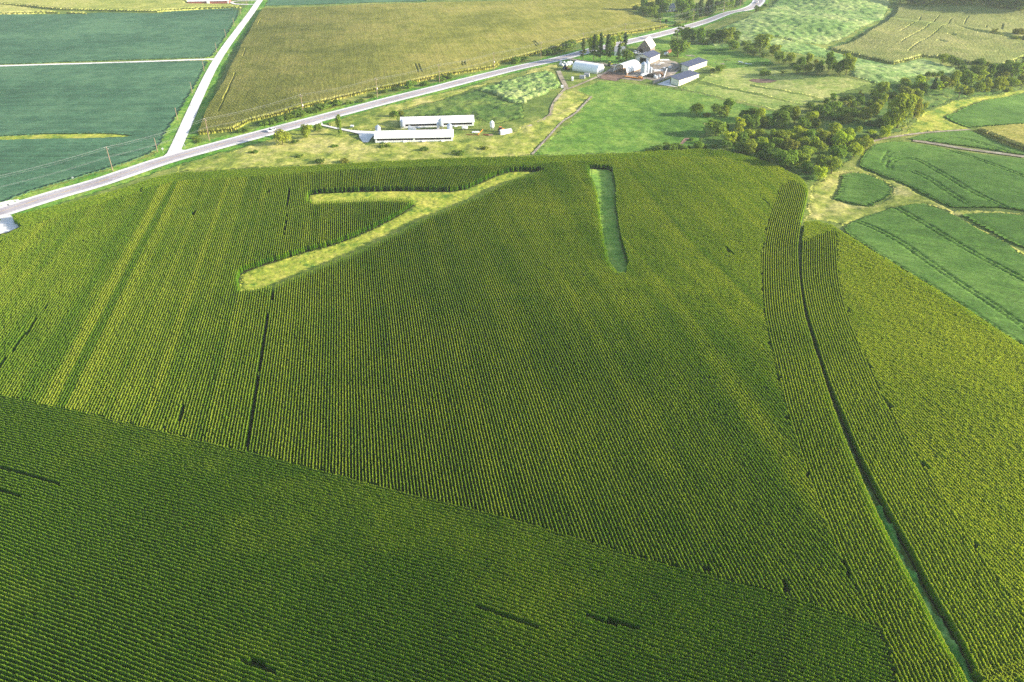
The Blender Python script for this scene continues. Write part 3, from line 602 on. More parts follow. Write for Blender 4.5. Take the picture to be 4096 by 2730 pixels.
STRIP_B = W((8, 0), [(1775, 128), (1900, 134), (1928, 150)], (8, 0), [(1948, 250), (1952, 400), (1983, 600), (2022, 740), (2038, 800)], (8, HT), [(2020, 828), (1965, 822), (1915, 770), (1880, 640), (1850, 480), (1835, 330), (1810, 230), (1772, 150)])
TOPIN = W((7, HT), [(-420, 900), (150, 530), (400, 450), (950, 275), (1050, 247), (1180, 212), (1700, 180)], (8, HT), [(160, 132), (800, 110), (1230, 105), (1500, 90), (2000, 60), (2350, 45)], (3, HT), [(1500, 1345), (1900, 1345), (2200, 1420)])
TOPOUT = OUT[7:24]
TOPBAND = TOPOUT+TOPIN[::-1]
BOT = W((0, HT), [(-200, 870), (0, 908), (180, 945), (400, 1000), (570, 1040), (820, 1105), (1180, 1195), (1500, 1290), (1650, 1330), (1830, 1378)], (12, HT), [(620, 1130), (800, 1190), (1080, 1282)])
BOTBAND = BOT+W((12, HT), [(1130, 1420), (1170, 1568), (1200, 1680)], 0, [(1700, 1700), (-200, 1700)])
RHEAD_L = W((9, HT), [(800, 200), (720, 235), (690, 300), (650, 410), (630, 480), (615, 550), (600, 640), (585, 720), (590, 840), (590, 960), (610, 1110), (650, 1310), (700, 1550)], (12, HT), [(605, 190), (700, 490), (880, 950), (1080, 1280), (1130, 1420), (1170, 1568), (1230, 1690)])
DITCH_L = OUT[28:47]
RHEAD = RHEAD_L+[Vector(p) for p in DITCH_L[::-1]]
def tri(r, x, y, s=1.0, dx=-16, dy=10, h=1.5):
    return W((r, h), [(x, y-11*s), (x+18*s, y+9*s), (x-6*s, y+11*s)])
def lens(r, l, wd, h=1.2):
    c = resample(W((r, h), l), 1.0); n = len(c)-1; a = []; b = []
    for i, p in enumerate(c):
        t = (c[min(i+1, n)]-c[max(i-1, 0)]).normalized(); k = .7*wd*math.sin(math.pi*min(max(i/n, .08), .92))**.7/2
        a.append(p+Vector((-t.y, t.x))*k); b.append(p-Vector((-t.y, t.x))*k)
    return a+b[::-1]
GAPS = [tri(9, *p) for p in ((692, 295), (648, 410), (632, 483), (612, 552, 1.2), (600, 637), (582, 722), (584, 843), (586, 960), (603, 1115, 1.2), (640, 1308, 1.2), (697, 1545, 1.2))]
GAPS += [tri(12, 590, 190, 1.4), tri(12, 688, 495, 1.3), W((12, 1.2), [(865, 950), (885, 950), (912, 1030), (895, 1020)]), W((12, 1.2), [(522, 955), (575, 1040), (628, 1125), (580, 1125), (555, 1040)]),
         W((12, 1.2), [(140, 990), (205, 992), (218, 1018), (170, 1008)]), W((7, 1.2), [(965, 265), (950, 300), (935, 298), (940, 275)])]
GAPS += [lens(7, [(1968, 165), (1900, 620), (1882, 748)], 1.0), lens(7, [(1845, 915), (1790, 1230), (1730, 1568)], 1.0), lens(10, [(1350, 0), (1322, 180), (1290, 372)], 1.0), lens(7, [(330, 1060), (170, 1270), (-20, 1520)], 1.2),
         lens(7, [(1295, 462), (1316, 424)], 2.2), lens(7, [(1800, 315), (1808, 285)], 1.8), lens(10, [(968, 85), (938, 270)], 1.0), lens(10, [(835, 250), (905, 265)], 1.2), lens(10, [(-20, 455), (60, 478), (180, 510), (310, 552)], 1.7),
         lens(10, [(-20, 575), (100, 605), (260, 650)], 1.1), lens(10, [(1240, 1460), (1340, 1482), (1450, 1540)], 2.2), lens(11, [(470, 1178), (700, 1248), (820, 1298), (930, 1345)], 1.5),
         lens(11, [(1050, 1222), (1200, 1260), (1400, 1312)], 1.5), lens(9, [(580, 335), (655, 395)], 1.5), lens(9, [(340, 670), (398, 722)], 2.0), lens(9, [(215, 35), (270, 45)], 3)]
RF_OUT = W((9, HT), [(878, 482), (960, 478), (1060, 508), (1105, 532), (1160, 570), (1400, 722), (1700, 902), (1950, 1062), (2200, 1232), (2350, 1322), (2700, 1560)], 0, [(2480, 1300), (2480, 1640), (2330, 1640)],
           (12, HT), [(1650, 1600), (1614, 1568), (1572, 1480), (1462, 1270), (1344, 1080), (1243, 880), (1142, 700), (1038, 510), (950, 330), (884, 170), (812, 0)], (9, HT), [(960, 1300), (905, 1120), (870, 950), (855, 800), (860, 620)])
RF_IN = W((9, HT), [(1090, 530), (1095, 600), (1100, 700), (1100, 830), (1130, 960), (1170, 1100), (1220, 1260), (1330, 1480)], (12, HT), [(1080, 60), (1130, 140), (1310, 450), (1600, 900), (1829, 1240), (2000, 1500)])
RF_L = RF_OUT[14:]
RFSTRIP = RF_IN+RF_L
RGAPS = [tri(9, *p) for p in ((1165, 1092, 1.8), (1095, 575), (1312, 1478, 1.6), (1090, 650), (1105, 832), (1215, 1258, 1.1))]+[tri(12, 1112, 130, 1.7), tri(12, 1298, 442, 1.8), tri(12, 1565, 875, 2.2), tri(12, 1470, 770, .9)]
def fill(P, A, inside, outside, cov, rad=1.6):
    cells = set(map(tuple, np.floor(cov/rad).astype(int).tolist())); P, A = keep(P, A, inside, outside); q = np.floor(P/rad).astype(int)
    m = np.array([not any((a+i, b+j) in cells for i in (-1, 0, 1) for j in (-1, 0, 1)) for a, b in q.tolist()], bool); return P[m], A[m]
def keep(P, A, inside, outside=()):
    m = pip(P[:, 0], P[:, 1], inside)
    for o in outside: m &= ~pip(P[:, 0], P[:, 1], [o])
    return P[m], A[m]
BANDS = [(790, 60, .75), (850, 48, -.75), (925, 90, .45), (650, 40, -.5), (725, 26, -.3), (1310, 45, .4), (1600, 50, -.35), (1100, 40, -.3), (560, 60, -.1), (1450, 60, .15), (1700, 60, -.15)]
def main_tint(P):
    x, y = P[:, 0], P[:, 1]; v = x*RN.x+y*RN.y; hs_ = np.random.default_rng(5).normal(0, .07, 400)
    t = .40+.22*smooth(20, 110, x)*smooth(150, 260, y)+.55*vn(x, y, 38, 2)+.35*vn(v, v*0, 4.6, 5)+.30*vn(x, y, 7, 4)+.5*vn(x*RD.x+y*RD.y, v*22, 70, 7)+.06*RNG.standard_normal(len(x))+hs_[(np.floor(v/6.1).astype(int)+200) % 400]  # first smooth term puts brighter light towards the far right into the tint
    for cx, wd, am in BANDS:
        a, b, c = (at(7, cx+k*wd/2, 850, HT).xy.dot(RN) for k in (-1, 0, 1)); t += 1.35*am*np.exp(-((v-b)/(abs(c-a)/2))**4)
    return t
Pm, Am = keep(*straight([OUT], RDIR), [OUT], [STRIP_A, STRIP_B, TOPBAND, BOTBAND, RHEAD])
PM, AM = straight([OUT], RDIR)
corn_field('corn_crop', Pm, Am, main_tint(Pm), 'large tall corn field in straight rows with two mown grass strips')
n1 = [Vector(p) for p in TOPOUT]
Pt, At = keep(*along(n1, -2, 34, -1), [OUT], [STRIP_A, STRIP_B]); k_ = pip(Pt[:, 0], Pt[:, 1], [TOPBAND]); Pt, At = Pt[k_], At[k_]
a_, b_ = fill(PM, AM, [TOPBAND], [STRIP_A, STRIP_B], Pt); k_ = pip(a_[:, 0], a_[:, 1], [OUT]); Pt = np.concatenate([Pt, a_[k_]]); At = np.concatenate([At, b_[k_]])
corn_field('corn_crop', Pt, At, .30+.4*vn(Pt[:, 0], Pt[:, 1], 20, 3)+.15*RNG.standard_normal(len(Pt)), 'corn headland band along the meadow edge, rows crossing the field top')
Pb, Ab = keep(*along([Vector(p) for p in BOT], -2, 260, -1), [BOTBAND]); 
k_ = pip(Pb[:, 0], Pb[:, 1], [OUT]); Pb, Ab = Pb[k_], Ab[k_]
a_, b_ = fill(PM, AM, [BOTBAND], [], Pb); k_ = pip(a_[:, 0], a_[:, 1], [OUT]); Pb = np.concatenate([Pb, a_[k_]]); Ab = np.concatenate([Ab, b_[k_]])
corn_field('corn_crop', Pb, Ab, .04+.7*vn(Pb[:, 0], Pb[:, 1], 26, 3)+.4*vn(Pb[:, 0], Pb[:, 1], 6, 2)+.06*RNG.standard_normal(len(Pb)), 'near corn tinted darker for shade, with rows running crosswise below the straight rows')  # low base tint puts foreground shade into the leaf colour
Pr, Ar = keep(*along([Vector(p) for p in DITCH_L], 0, 60, -1), [RHEAD])
if not len(Pr) or len(Pr) < 500: Pr, Ar = keep(*along([Vector(p) for p in DITCH_L], 0, 60, 1), [RHEAD])
a_, b_ = fill(PM, AM, [RHEAD], [], Pr); k_ = pip(a_[:, 0], a_[:, 1], [OUT]); Pr = np.concatenate([Pr, a_[k_]]); Ar = np.concatenate([Ar, b_[k_]])
corn_field('corn_crop', Pr, Ar, .68+.5*vn(Pr[:, 0], Pr[:, 1], 22, 3)+.06*RNG.standard_normal(len(Pr)), 'curved corn headland with rows following the dark grassy ditch')
Pq, Aq = keep(*straight([RF_OUT], RDIR), [RF_OUT], [RFSTRIP])
corn_field('corn_crop', Pq, Aq, .84+.5*vn(Pq[:, 0], Pq[:, 1], 24, 3)+.35*vn(Pq[:, 0]*RN.x+Pq[:, 1]*RN.y, 0*Pq[:, 0], 5, 5)+.08*RNG.standard_normal(len(Pq)), 'bright yellow green corn between the ditch and the smooth soybeans')
Ps, As = keep(*along([Vector(p) for p in RF_L[::-1]], 0, 60, 1), [RFSTRIP])
if len(Ps) < 500: Ps, As = keep(*along([Vector(p) for p in RF_L[::-1]], 0, 60, -1), [RFSTRIP])
a_, b_ = fill(*straight([RF_OUT], RDIR), [RFSTRIP], [], Ps); k_ = pip(a_[:, 0], a_[:, 1], [RF_OUT]); Ps = np.concatenate([Ps, a_[k_]]); As = np.concatenate([As, b_[k_]])
corn_field('corn_crop', Ps, As, .68+.4*vn(Ps[:, 0], Ps[:, 1], 22, 3)+.06*RNG.standard_normal(len(Ps)), 'curved corn rows on the far bank of the dark grassy ditch')
print('corn clumps', len(Pm), len(Pt), len(Pb), len(Pr), len(Pq), len(Ps))
sheet('field_soil', [OUT, STRIP_A, STRIP_B], M['soil'], .06, 8, 'dark soil under the large corn field', 'soil')
sheet('field_soil', [RF_OUT], M['soil'], .06, 8, 'dark soil under the corn beyond the ditch', 'soil')
canopy('grass_strip', [STRIP_A], M['strip'], .3, 45, .6, .6, rough=.10, lump=(.5, 2), label='forked yellow grass waterway cut through the straight corn rows', cat='grass')
canopy('grass_strip', [STRIP_B], M['strip2'], .3, 85, .6, .6, rough=.06, lump=(.4, 3), label='short green grass strip cut in the upper part of the corn', cat='grass')
DITCH = [Vector(p) for p in DITCH_L]+[Vector(p) for p in RF_L]
M['ditch'] = ground_mat('ditch_grass', S(62, 120, 46), S(90, 146, 62), S(134, 170, 90), scales=(.06, .3, 1.8))
canopy('ditch_grass', [DITCH], M['ditch'], .9, 95, .5, .5, rough=.25, lump=(1.3, 2), label='lush green grass in the narrow ditch between the corn fields', cat='grass')
# ------------------------------------------------------------------ trees and shrubs
M['bark'] = paint('bark', S(96, 84, 70), .95, .3, 3)
M['leaf_tree'] = leaf_mat('tree_leaf', (.10, .165, .026, 1), (.21, .28, .045, 1), .42)
M['needle'] = leaf_mat('pine_needle', (.040, .074, .024, 1), (.080, .118, .036, 1), .22)
def leaf_cloud(seed, lobes, n, leaf, shell=(.72, 1.0), flat=.6):
    rg = np.random.default_rng(seed); lobes = np.array(lobes); wgt = lobes[:, 3]*lobes[:, 4]; k = rg.choice(len(lobes), n, p=wgt/wgt.sum())
    d = rg.standard_normal((n, 3)); d /= np.linalg.norm(d, axis=1)[:, None]; d[:, 2] = np.where((d[:, 2] < -.25) & (rg.random(n) < .7), -d[:, 2], d[:, 2])
    rr = rg.uniform(shell[0], shell[1], n)*(1+.10*np.sin(d[:, 0]*7+k)+.10*np.cos(d[:, 1]*9+2*k))
    L = lobes[k]; C = L[:, :3]+d*np.c_[L[:, 3], L[:, 3], L[:, 4]]*rr[:, None]
    nm = d+flat*rg.standard_normal((n, 3)); nm[:, 2] += .25; nm /= np.linalg.norm(nm, axis=1)[:, None]
    a = np.cross(nm, rg.standard_normal((n, 3))); a /= np.linalg.norm(a, axis=1)[:, None]; b = np.cross(nm, a)
    s = (leaf*rg.uniform(.6, 1.35, n))[:, None]; a = a*s; b = b*s*.75
    V = np.stack([C-a-b, C+a-b*.6, C+a*.8+b, C-a*.7+b], 1).reshape(-1, 3); V[:, 2] = np.maximum(V[:, 2], .005)
    return V, np.arange(4*n).reshape(-1, 4)
def trunk_mesh(seed, top, lobes, r=.028):
    rg = random.Random(seed); m = MB(); p = Vector((0, 0, -.03)); rad = r; q = p
    for i in range(3):
        q = Vector((p.x+rg.uniform(-.012, .012), p.y+rg.uniform(-.012, .012), top*(i+1)/3)); m.tube(p, q, rad, rad*.78, 7, False); p = q; rad *= .78
    for lb in lobes[:6]: m.tube((0, 0, top*rg.uniform(.5, .9)), (lb[0]*.8, lb[1]*.8, lb[2]), rad*.7, rad*.2, 5, False)
    me = bpy.data.meshes.new('trunk'); me.from_pydata(m.v, [], m.f); me.materials.append(M['bark']); return me
def proto(kind, seed):
    rg = random.Random(seed*31+len(kind)); lb = []
    if kind == 'round':
        for i in range(9):
            a = rg.uniform(0, 6.28); r = rg.uniform(.08, .26); z = rg.uniform(.20, .80); k = 1-.5*abs(z-.55)
            lb.append((r*math.cos(a)*k*1.25, r*math.sin(a)*k*1.25, z, rg.uniform(.17, .26), rg.uniform(.14, .20)))
        lb.append((0, 0, .44, .36, .40)); n = 2200; lf = .030; top = .45
    elif kind == 'tall':
        for i in range(9):
            a = rg.uniform(0, 6.28); z = rg.uniform(.16, .88); r = .22*(1-abs(z-.5))
            lb.append((r*math.cos(a), r*math.sin(a), z, rg.uniform(.15, .24), rg.uniform(.10, .15)))
        lb.append((0, 0, .50, .25, .42)); n = 1900; lf = .030; top = .5
    elif kind == 'low':
        for i in range(8):
            a = rg.uniform(0, 6.28); r = rg.uniform(.12, .32)
            lb.append((r*math.cos(a), r*math.sin(a), rg.uniform(.35, .72), rg.uniform(.18, .26), rg.uniform(.22, .30)))
        lb.append((0, 0, .45, .36, .42)); n = 1500; lf = .034; top = .3
    elif kind == 'sparse':
        for i in range(10):
            a = rg.uniform(0, 6.28); r = rg.uniform(.08, .36); z = rg.uniform(.35, .9)
            lb.append((r*math.cos(a), r*math.sin(a), z, rg.uniform(.08, .16), rg.uniform(.06, .11)))
        n = 650; lf = .032; top = .55
    elif kind == 'pine':
        for i in range(11):
            z = .20+.72*i/10; a = i*2.4+rg.uniform(-.5, .5); r = .30*(1-.70*(z-.2)/.8)*rg.uniform(.6, 1.1)
            lb.append((r*math.cos(a), r*math.sin(a), z, rg.uniform(.14, .22)*(1.15-.6*(z-.3)), rg.uniform(.045, .075)))
        lb.append((0, 0, .88, .11, .11)); lb.append((0, 0, .55, .20, .33)); n = 1900; lf = .026; top = .95
    elif kind == 'cone':
        for i in range(8):
            z = .10+.8*i/7; lb.append((rg.uniform(-.03, .03), rg.uniform(-.03, .03), z, .44*(1-.85*z)+.03, .11))
        n = 1500; lf = .028; top = .6
    return lb, n, lf, top
PRO = {}
for kind, cnt in (('round', 4), ('tall', 4), ('low', 4), ('sparse', 2), ('pine', 3), ('cone', 2)):
    for s_ in range(cnt):
        lb, n_, lf, top = proto(kind, s_+1)
        V, Fq = leaf_cloud(s_*7+11, lb, n_, lf, (.55, 1.0) if kind in ('pine', 'sparse') else (.78, 1.0), .38)
        PRO[kind, s_] = (mesh_np('crown', V, Fq, M['needle' if kind in ('pine', 'cone') else 'leaf_tree']), trunk_mesh(s_, top, lb[::-1] if kind != 'pine' else lb[:6], .034 if kind == 'pine' else .030))
SHR = [mesh_np('shrub', *leaf_cloud(90+s_, [(random.uniform(-.28, .28), random.uniform(-.28, .28), random.uniform(.15, .5), random.uniform(.18, .28), random.uniform(.3, .42)) for _ in range(7)], 700, .05, (.7, 1)), M['leaf_tree']) for s_ in range(4)]
KIND = {'R': ('round', 4, 'round tree'), 'T': ('tall', 4, 'tall tree'), 'L': ('low', 4, 'spreading tree'), 'Z': ('sparse', 2, 'thin tree'), 'P': ('pine', 3, 'pine'), 'C': ('cone', 2, 'cedar')}
TONE = {'d': ((.85, .95, .98), 'dark green'), 'g': ((1.1, 1.2, 1.0), 'green'), 'y': ((2.1, 1.85, .95), 'yellow lit'), 'o': ((1.5, 1.3, 1.0), 'olive'), 'r': ((1.25, 1.0, 1.0), 'grey brown'), 'b': ((1.7, 1.45, 1.5), 'pale half bare')}  # 'y' paints sunlit yellow into the crown colour
ORD = 'first second third fourth fifth sixth seventh eighth ninth tenth eleventh twelfth thirteenth fourteenth fifteenth sixteenth seventeenth eighteenth nineteenth twentieth'.split()
NT = [0]
def plant(r, x, y, wd, ht, kt, label, group):
    p = at(r, x, y); k, dep = ppm(p); z = REG[r][2]; wm = wd/z/k*1.30; hm = max((ht/z/k*1.2-.18*wm*math.sin(dep))/math.cos(dep), wm*.4)
    NT[0] += 1; i = NT[0]; rg = random.Random(i); tone, _ = TONE[kt[1]]; v = rg.uniform(.85, 1.15)
    c = (tone[0]*v*rg.uniform(.92, 1.08), tone[1]*v, tone[2]*v, 1); rot = rg.uniform(0, 6.28)
    if kt[0] == 'S':
        o = link('shrub', SHR[i % 4], None, p); o.scale = (wm, wm, hm); o.rotation_euler = (0, 0, rot); o.color = c
        return tag(o, label, 'shrub', group)
    nm, cnt, _ = KIND[kt[0]]; cr, tr = PRO[nm, i % cnt]
    root = empty({'P': 'pine_tree', 'C': 'cedar_tree'}.get(kt[0], 'tree'), p, rot); root.scale = (wm, wm, hm)
    link('trunk', tr, root); o = link('crown', cr, root); o.color = c
    return tag(root, label, 'tree', group)
def row(region, anchor, place, group, text):
    """one row of trees: 'x y w h KindTone' each, ordered from the anchor; or with a label after '='"""
    for i, ln in enumerate(x.strip() for x in text.strip().split(';') if x.strip()):
        ln, _, lab = ln.partition('='); x, y, wd, ht, kt = ln.split()
        if not lab:
            nm = 'shrub' if kt[0] == 'S' else KIND[kt[0]][2]
            lab = f'{TONE[kt[1]][1]} {nm}, {ORD[i] if i < 20 else "last"} from {anchor} in {place}'
        plant(region, float(x), float(y), float(wd), float(ht), kt, lab.strip(), group)
GC = 'trees of the creek grove'
row('A', '', '', 'lone trees in the grazed pasture', '''335 255 190 180 Lg=small tree standing alone in the green pasture, nearest the cattle sheds; 690 265 220 175 Ld=dark broad tree at the front of the pasture clump of three; 780 272 115 165 To=slim olive tree against the side of the pasture clump;
 820 235 190 225 Tg=tallest tree at the back of the pasture clump of three; 500 258 115 60 Sr=low purple brown shrub beside the pasture clump; 640 572 290 240 Rg=big willow like tree standing out from the creek grove towards the pasture; 800 525 95 140 Td=narrow dark tree tucked behind the big willow like tree''')
row('A', 'the pasture', 'the creek back row', GC, '''990 525 190 210 Ty; 1085 430 120 165 Ty; 1190 475 230 225 Rd; 1080 300 150 140 Rd; 1190 315 150 160 Td; 1310 335 190 185 Ry; 1390 435 180 170 Ro; 1460 445 130 140 Ld; 1640 425 280 240 Rd; 1720 255 200 150 Rd; 1870 375 170 250 To; 1880 245 110 125 Td;
 2020 468 230 160 Ld; 2120 385 220 190 Ry; 2200 455 140 155 Tr; 2100 185 180 130 Ld''')
row('A', 'the pasture', 'the middle grove row', GC, '''870 705 210 185 Ry; 950 665 180 150 Lo; 1030 705 170 185 Rd; 1150 605 190 125 Ly; 1300 600 200 120 Lo; 1330 765 180 160 Ry; 1400 865 230 195 Rd; 1520 645 150 165 Ty; 1680 655 250 170 Ro; 1560 765 200 155 Rg; 1800 615 200 125 Ly; 1770 845 280 225 Rr; 1950 605 220 155 Ry; 2080 625 200 150 Lg; 1990 745 220 155 Ro; 2160 805 180 205 Ty; 2300 705 200 210 Ro; 2260 855 180 185 Lo''')
row('A', 'the pasture', 'the grove front row', GC, '''800 765 160 125 Ld; 1020 835 190 145 Lg; 1150 865 220 205 Ro; 1260 845 170 165 Rd; 1230 935 180 95 Sd; 1370 930 190 120 Ld; 1500 945 220 165 Rd; 1620 1045 160 170 Ld; 1740 1085 300 290 Rg; 1880 980 200 170 Rd; 1960 1045 260 240 Ro; 2060 925 220 190 Rg; 2060 1165 190 190 Td; 2280 1155 260 280 Rg; 2240 1265 190 195 Ly''')
row('A', 'the corn edge', 'the pasture corner shrubs', 'shrubs between pasture and corn', '70 775 165 75 Sd; 350 770 155 115 Sg; 450 755 85 75 Sd; 200 755 65 40 Sg; 620 740 110 50 Sg; 280 640 90 30 Sg')
row(3, 'the cattle crossing', 'the hedge above the corn edge', 'shrubs between pasture and corn', '1530 1282 110 48 Sd; 1440 1284 120 58 Sd; 1350 1288 100 50 Sd; 1275 1296 60 22 Sd')
row('B', 'the pasture', 'the grove end', GC, '''620 1125 240 205 Ty; 690 1055 170 125 Ly; 820 1235 230 180 Ry; 560 1300 200 175 Tr; 740 1337 220 145 Ly; 920 1330 180 135 Ly; 1130 1400 250 165 Lg; 1280 1315 180 130 Lo; 1230 1225 110 95 Ly; 1340 1195 180 85 Sd; 1330 1115 150 85 Sy; 1000 1450 170 130 Lo''')
row('B', '', '', GC, '1100 1095 120 115 Ly=small round bush lit yellow in the gap between grove and cottonwood; 1560 1205 210 220 Ry=round pale green tree standing alone by the creek side soybeans; 1820 1010 470 590 Ro=huge ragged cottonwood towering over the creek trees; 1660 1035 260 285 Ry=yellow green tree leaning on the foot of the huge cottonwood; 1530 995 230 165 Ld=dark grey thicket tree beside the huge cottonwood foot; 2140 825 200 340 Tr=slender grey lit tree beside the huge cottonwood')
row(4, 'the soybean end', 'the last grove crowns', GC, '890 1345 120 110 Ly; 770 1255 145 125 Ry; 830 1205 105 100 Ly; 700 1485 150 135 Lo; 960 1275 130 85 Lo; 745 1395 135 150 Rg')
row('B', 'the hay field', 'the lower creek wood', GC, '''360 805 320 235 Ld; 480 610 145 145 Td; 640 705 240 195 Lg; 610 515 150 155 Tg; 790 525 150 115 Rd; 900 535 150 135 Ld; 860 665 160 185 Zo; 980 645 170 155 Ld; 1110 585 190 190 Rd; 1140 425 130 105 Zr; 660 835 300 135 Ld; 930 805 390 180 Ld; 1200 905 250 280 Rr; 900 905 200 145 Lr; 820 935 120 100 Sr''')
row('B', 'the cottonwood', 'the upper creek wood', GC, '''1380 805 200 255 To; 1450 655 190 165 Lo; 1300 645 180 145 Rd; 1350 965 200 110 Sd; 1560 565 150 185 To; 1530 385 235 245 Ro; 1370 425 140 135 Ld; 1470 495 220 125 Lg; 1720 455 170 135 Ro; 1960 475 330 240 Rr; 1960 235 190 155 Lo; 2010 285 140 135 Rg; 2210 275 190 245 Ty; 2130 315 130 115 Ld; 2200 475 180 175 Ro; 2300 335 150 170 Rd; 2230 765 140 125 Lo; 2110 565 140 110 Ld; 2330 665 120 135 Lo''')
GU = 'trees along the upper creek'
row('C', 'the cottonwood', 'the upper creek line', GU, '''450 1380 170 160 Cd; 500 1215 95 110 Zb; 640 1325 140 190 Cd; 730 1385 180 185 Zy; 830 1325 220 225 Rr; 980 1325 220 320 To; 1240 1265 330 280 Rg; 1170 1055 160 165 Td; 1060 1065 95 85 Ld; 1440 1065 260 190 Ro; 1540 1155 180 185 Ty; 1440 1195 130 125 Lo; 1680 1125 190 240 Td; 1480 925 220 180 Rd; 1620 895 120 95 Lo; 1780 1005 130 145 Td; 1900 1065 230 210 Rd; 2110 1105 290 285 Rg; 1820 1085 130 100 Ld; 2290 1065 150 260 Tr''')
row('C', 'the creek bend', 'the grass side creek fringe', GU, '''1110 1485 230 270 Zo; 1290 1435 190 125 Lo; 1470 1385 200 185 Lo; 1610 1385 180 235 To; 1730 1345 125 120 Lr; 1840 1365 220 275 Ro; 1950 1205 170 195 Tr; 2030 1345 160 75 So; 2110 1275 230 160 Lo; 2290 1275 160 215 Ro; 2040 855 130 85 Ld; 2180 940 120 110 Ld''')
row('C', '', '', 'trees at the corn hill', '''800 835 170 160 Ro=rounded olive tree at the foot of the corn hill; 980 885 200 175 Ld=dark tree beside the rounded olive one below the corn hill; 1110 905 170 125 Ld=low dark tree, last of three below the corn hill; 1760 295 170 115 Zr=reddish grey tree in the hollow of the corn hill; 1900 325 115 65 Zb=bare grey bush in the hollow of the corn hill; 2220 325 220 145 Rr=dark domed tree in the corn hill hollow; 2190 405 200 95 Lo=low olive bush under the dark domed tree; 2330 415 70 105 Td=narrow dark tree behind the domed tree in the hollow''')
row('C', 'the bend', 'the prairie juniper thicket', 'juniper thicket in the prairie', '520 1075 110 95 Sd; 610 1075 110 85 Sd; 690 1072 110 90 Sd; 765 1065 85 100 Sd')
row('G', 'the cattle sheds', 'the pasture tree line', 'trees of the pasture tree line', '''110 835 260 220 Ro; 200 1005 230 240 Rg; 320 1035 95 105 Lo; 460 1035 230 215 Ro; 540 1135 160 110 Ld; 620 1255 190 165 Ld; 720 1115 220 225 Rd; 860 1275 250 215 Lo; 900 1075 200 235 To; 1080 1065 115 115 Lr; 1190 1095 140 135 Ld; 1120 1285 220 225 Ld; 1360 1235 250 390 Td; 1480 1205 170 230 Td; 1620 1295 250 310 Rd; 1780 1295 330 410 Ro; 280 1305 180 110 Zr''')
row('D', '', '', 'farm trees', '''570 735 280 280 Rd=big dark round tree standing alone behind the farmyard; 740 655 110 165 Zy=pale sparse tree beside the big dark farm tree; 1260 1015 110 135 Sd=tallest of three dark shrubs beyond the cattle sheds; 1170 1005 85 75 Sd=lowest of three dark shrubs beyond the cattle sheds; 1340 985 120 115 Sg=greenest of three dark shrubs beyond the cattle sheds; 2090 1055 150 115 Sg=round bush alone in the pasture by the brown wallow''')
row('D', 'the farm', 'the highway hedgerow', 'trees of the highway hedgerow', '560 445 185 225 Zd; 690 475 180 220 Rg; 800 495 180 225 Td; 950 515 190 265 Tg; 1070 515 125 85 Sy; 1120 465 170 175 Rd; 1180 515 150 175 Td; 1290 495 170 225 Rg; 1410 505 215 240 Ro; 1560 465 160 155 Rd')
row('D', 'the hedgerow', 'the paddock clump', 'trees of the paddock clump', '1540 615 205 155 Rg; 1740 525 140 85 Sg; 2000 645 265 270 Ro; 1790 685 170 135 Ld; 1880 705 140 95 Ld; 1930 635 115 125 Zr; 2070 735 115 85 Sd')
row('E', 'the corn side', 'the far house trees', 'trees round the far white house', '''290 205 170 215 Td; 160 155 95 65 Sd; 290 245 165 125 Ld; 420 275 155 155 Rg; 520 335 145 105 Ld; 570 205 210 225 Rd; 410 155 165 105 Ld; 700 100 65 80 To; 890 235 190 205 Rd; 870 155 200 195 Rd; 1000 185 200 225 Tg; 960 355 240 155 Ld; 640 365 45 55 Sd''')
row('E', 'the house', 'the conifer windbreak', 'conifers of the far windbreak', '1100 305 110 195 Cd; 1170 265 135 265 Cd; 1290 245 135 285 Cd; 1345 240 105 265 Cd; 1380 225 105 120 Ld; 1440 135 115 115 Rd; 1550 165 170 205 Rd; 1640 155 150 185 Rg; 1730 115 120 155 Cd; 1800 75 110 135 Cd')
row('E', '', '', 'shrubs at the highway bend', '2080 190 130 95 Sd=dark shrub inside the far bend of the highway; 2200 115 65 55 Sd=small dark shrub just past the one at the highway bend; 820 420 110 40 Sd=low shrub by the highway below the far lawn; 1130 320 70 35 Sg=tiny shrub at the verge below the conifer windbreak')
row('F', 'the highway', 'the lawn pine row', 'pines on the farm lawn', '675 785 230 490 Po; 985 825 250 610 Pd; 1180 855 210 670 Pd; 1375 875 220 650 Pd; 1710 955 210 490 Pd')
row('F', '', '', 'trees at the back of the farm lawn', '''1960 875 330 330 Ld=low broad dark tree at the shed end of the lawn; 900 610 260 420 Ty=yellow lit tree behind the second lawn pine; 1090 605 300 440 Ty=broad yellow lit tree behind the third lawn pine; 1440 645 260 430 Rd=dark tree behind the fourth lawn pine; 1560 605 200 410 To=olive tree behind the farmhouse end of the lawn; 1760 565 280 470 Zo=open crowned tree towering over the farmhouse; 1900 525 210 410 Pd=dark spiky pine between farmhouse and old barn''')
GH = 'shrubs along the highway hedge'
row(3, 'the farm entrance', 'the highway hedge', GH, '610 425 135 75 Sd; 515 455 75 52 Sd; 455 468 62 52 Sd; 390 474 75 58 Sd; 210 524 85 36 Sd; 135 544 72 52 Sg')
row(2, 'the farm side', 'the far hedge by the corn', GH, '2265 545 85 58 Sg; 1690 675 85 42 Sd; 1610 695 85 42 Sd; 1500 735 80 36 Sg; 1380 753 95 62 Sg; 1250 775 65 32 Sd; 1140 800 70 30 Sd; 1030 835 65 32 Sd; 940 875 70 32 Sd; 850 890 60 30 Sg')
row(2, 'the tallest pole', 'the near hedge by the corn', GH, '720 915 125 42 Sd; 650 930 80 45 Sg; 600 945 125 58 Sd; 520 963 105 42 Sd; 400 995 135 54 Sd; 350 1015 95 42 Sg; 270 1035 95 44 Sd; 200 1055 115 52 Sd; 130 1080 65 42 Sg')
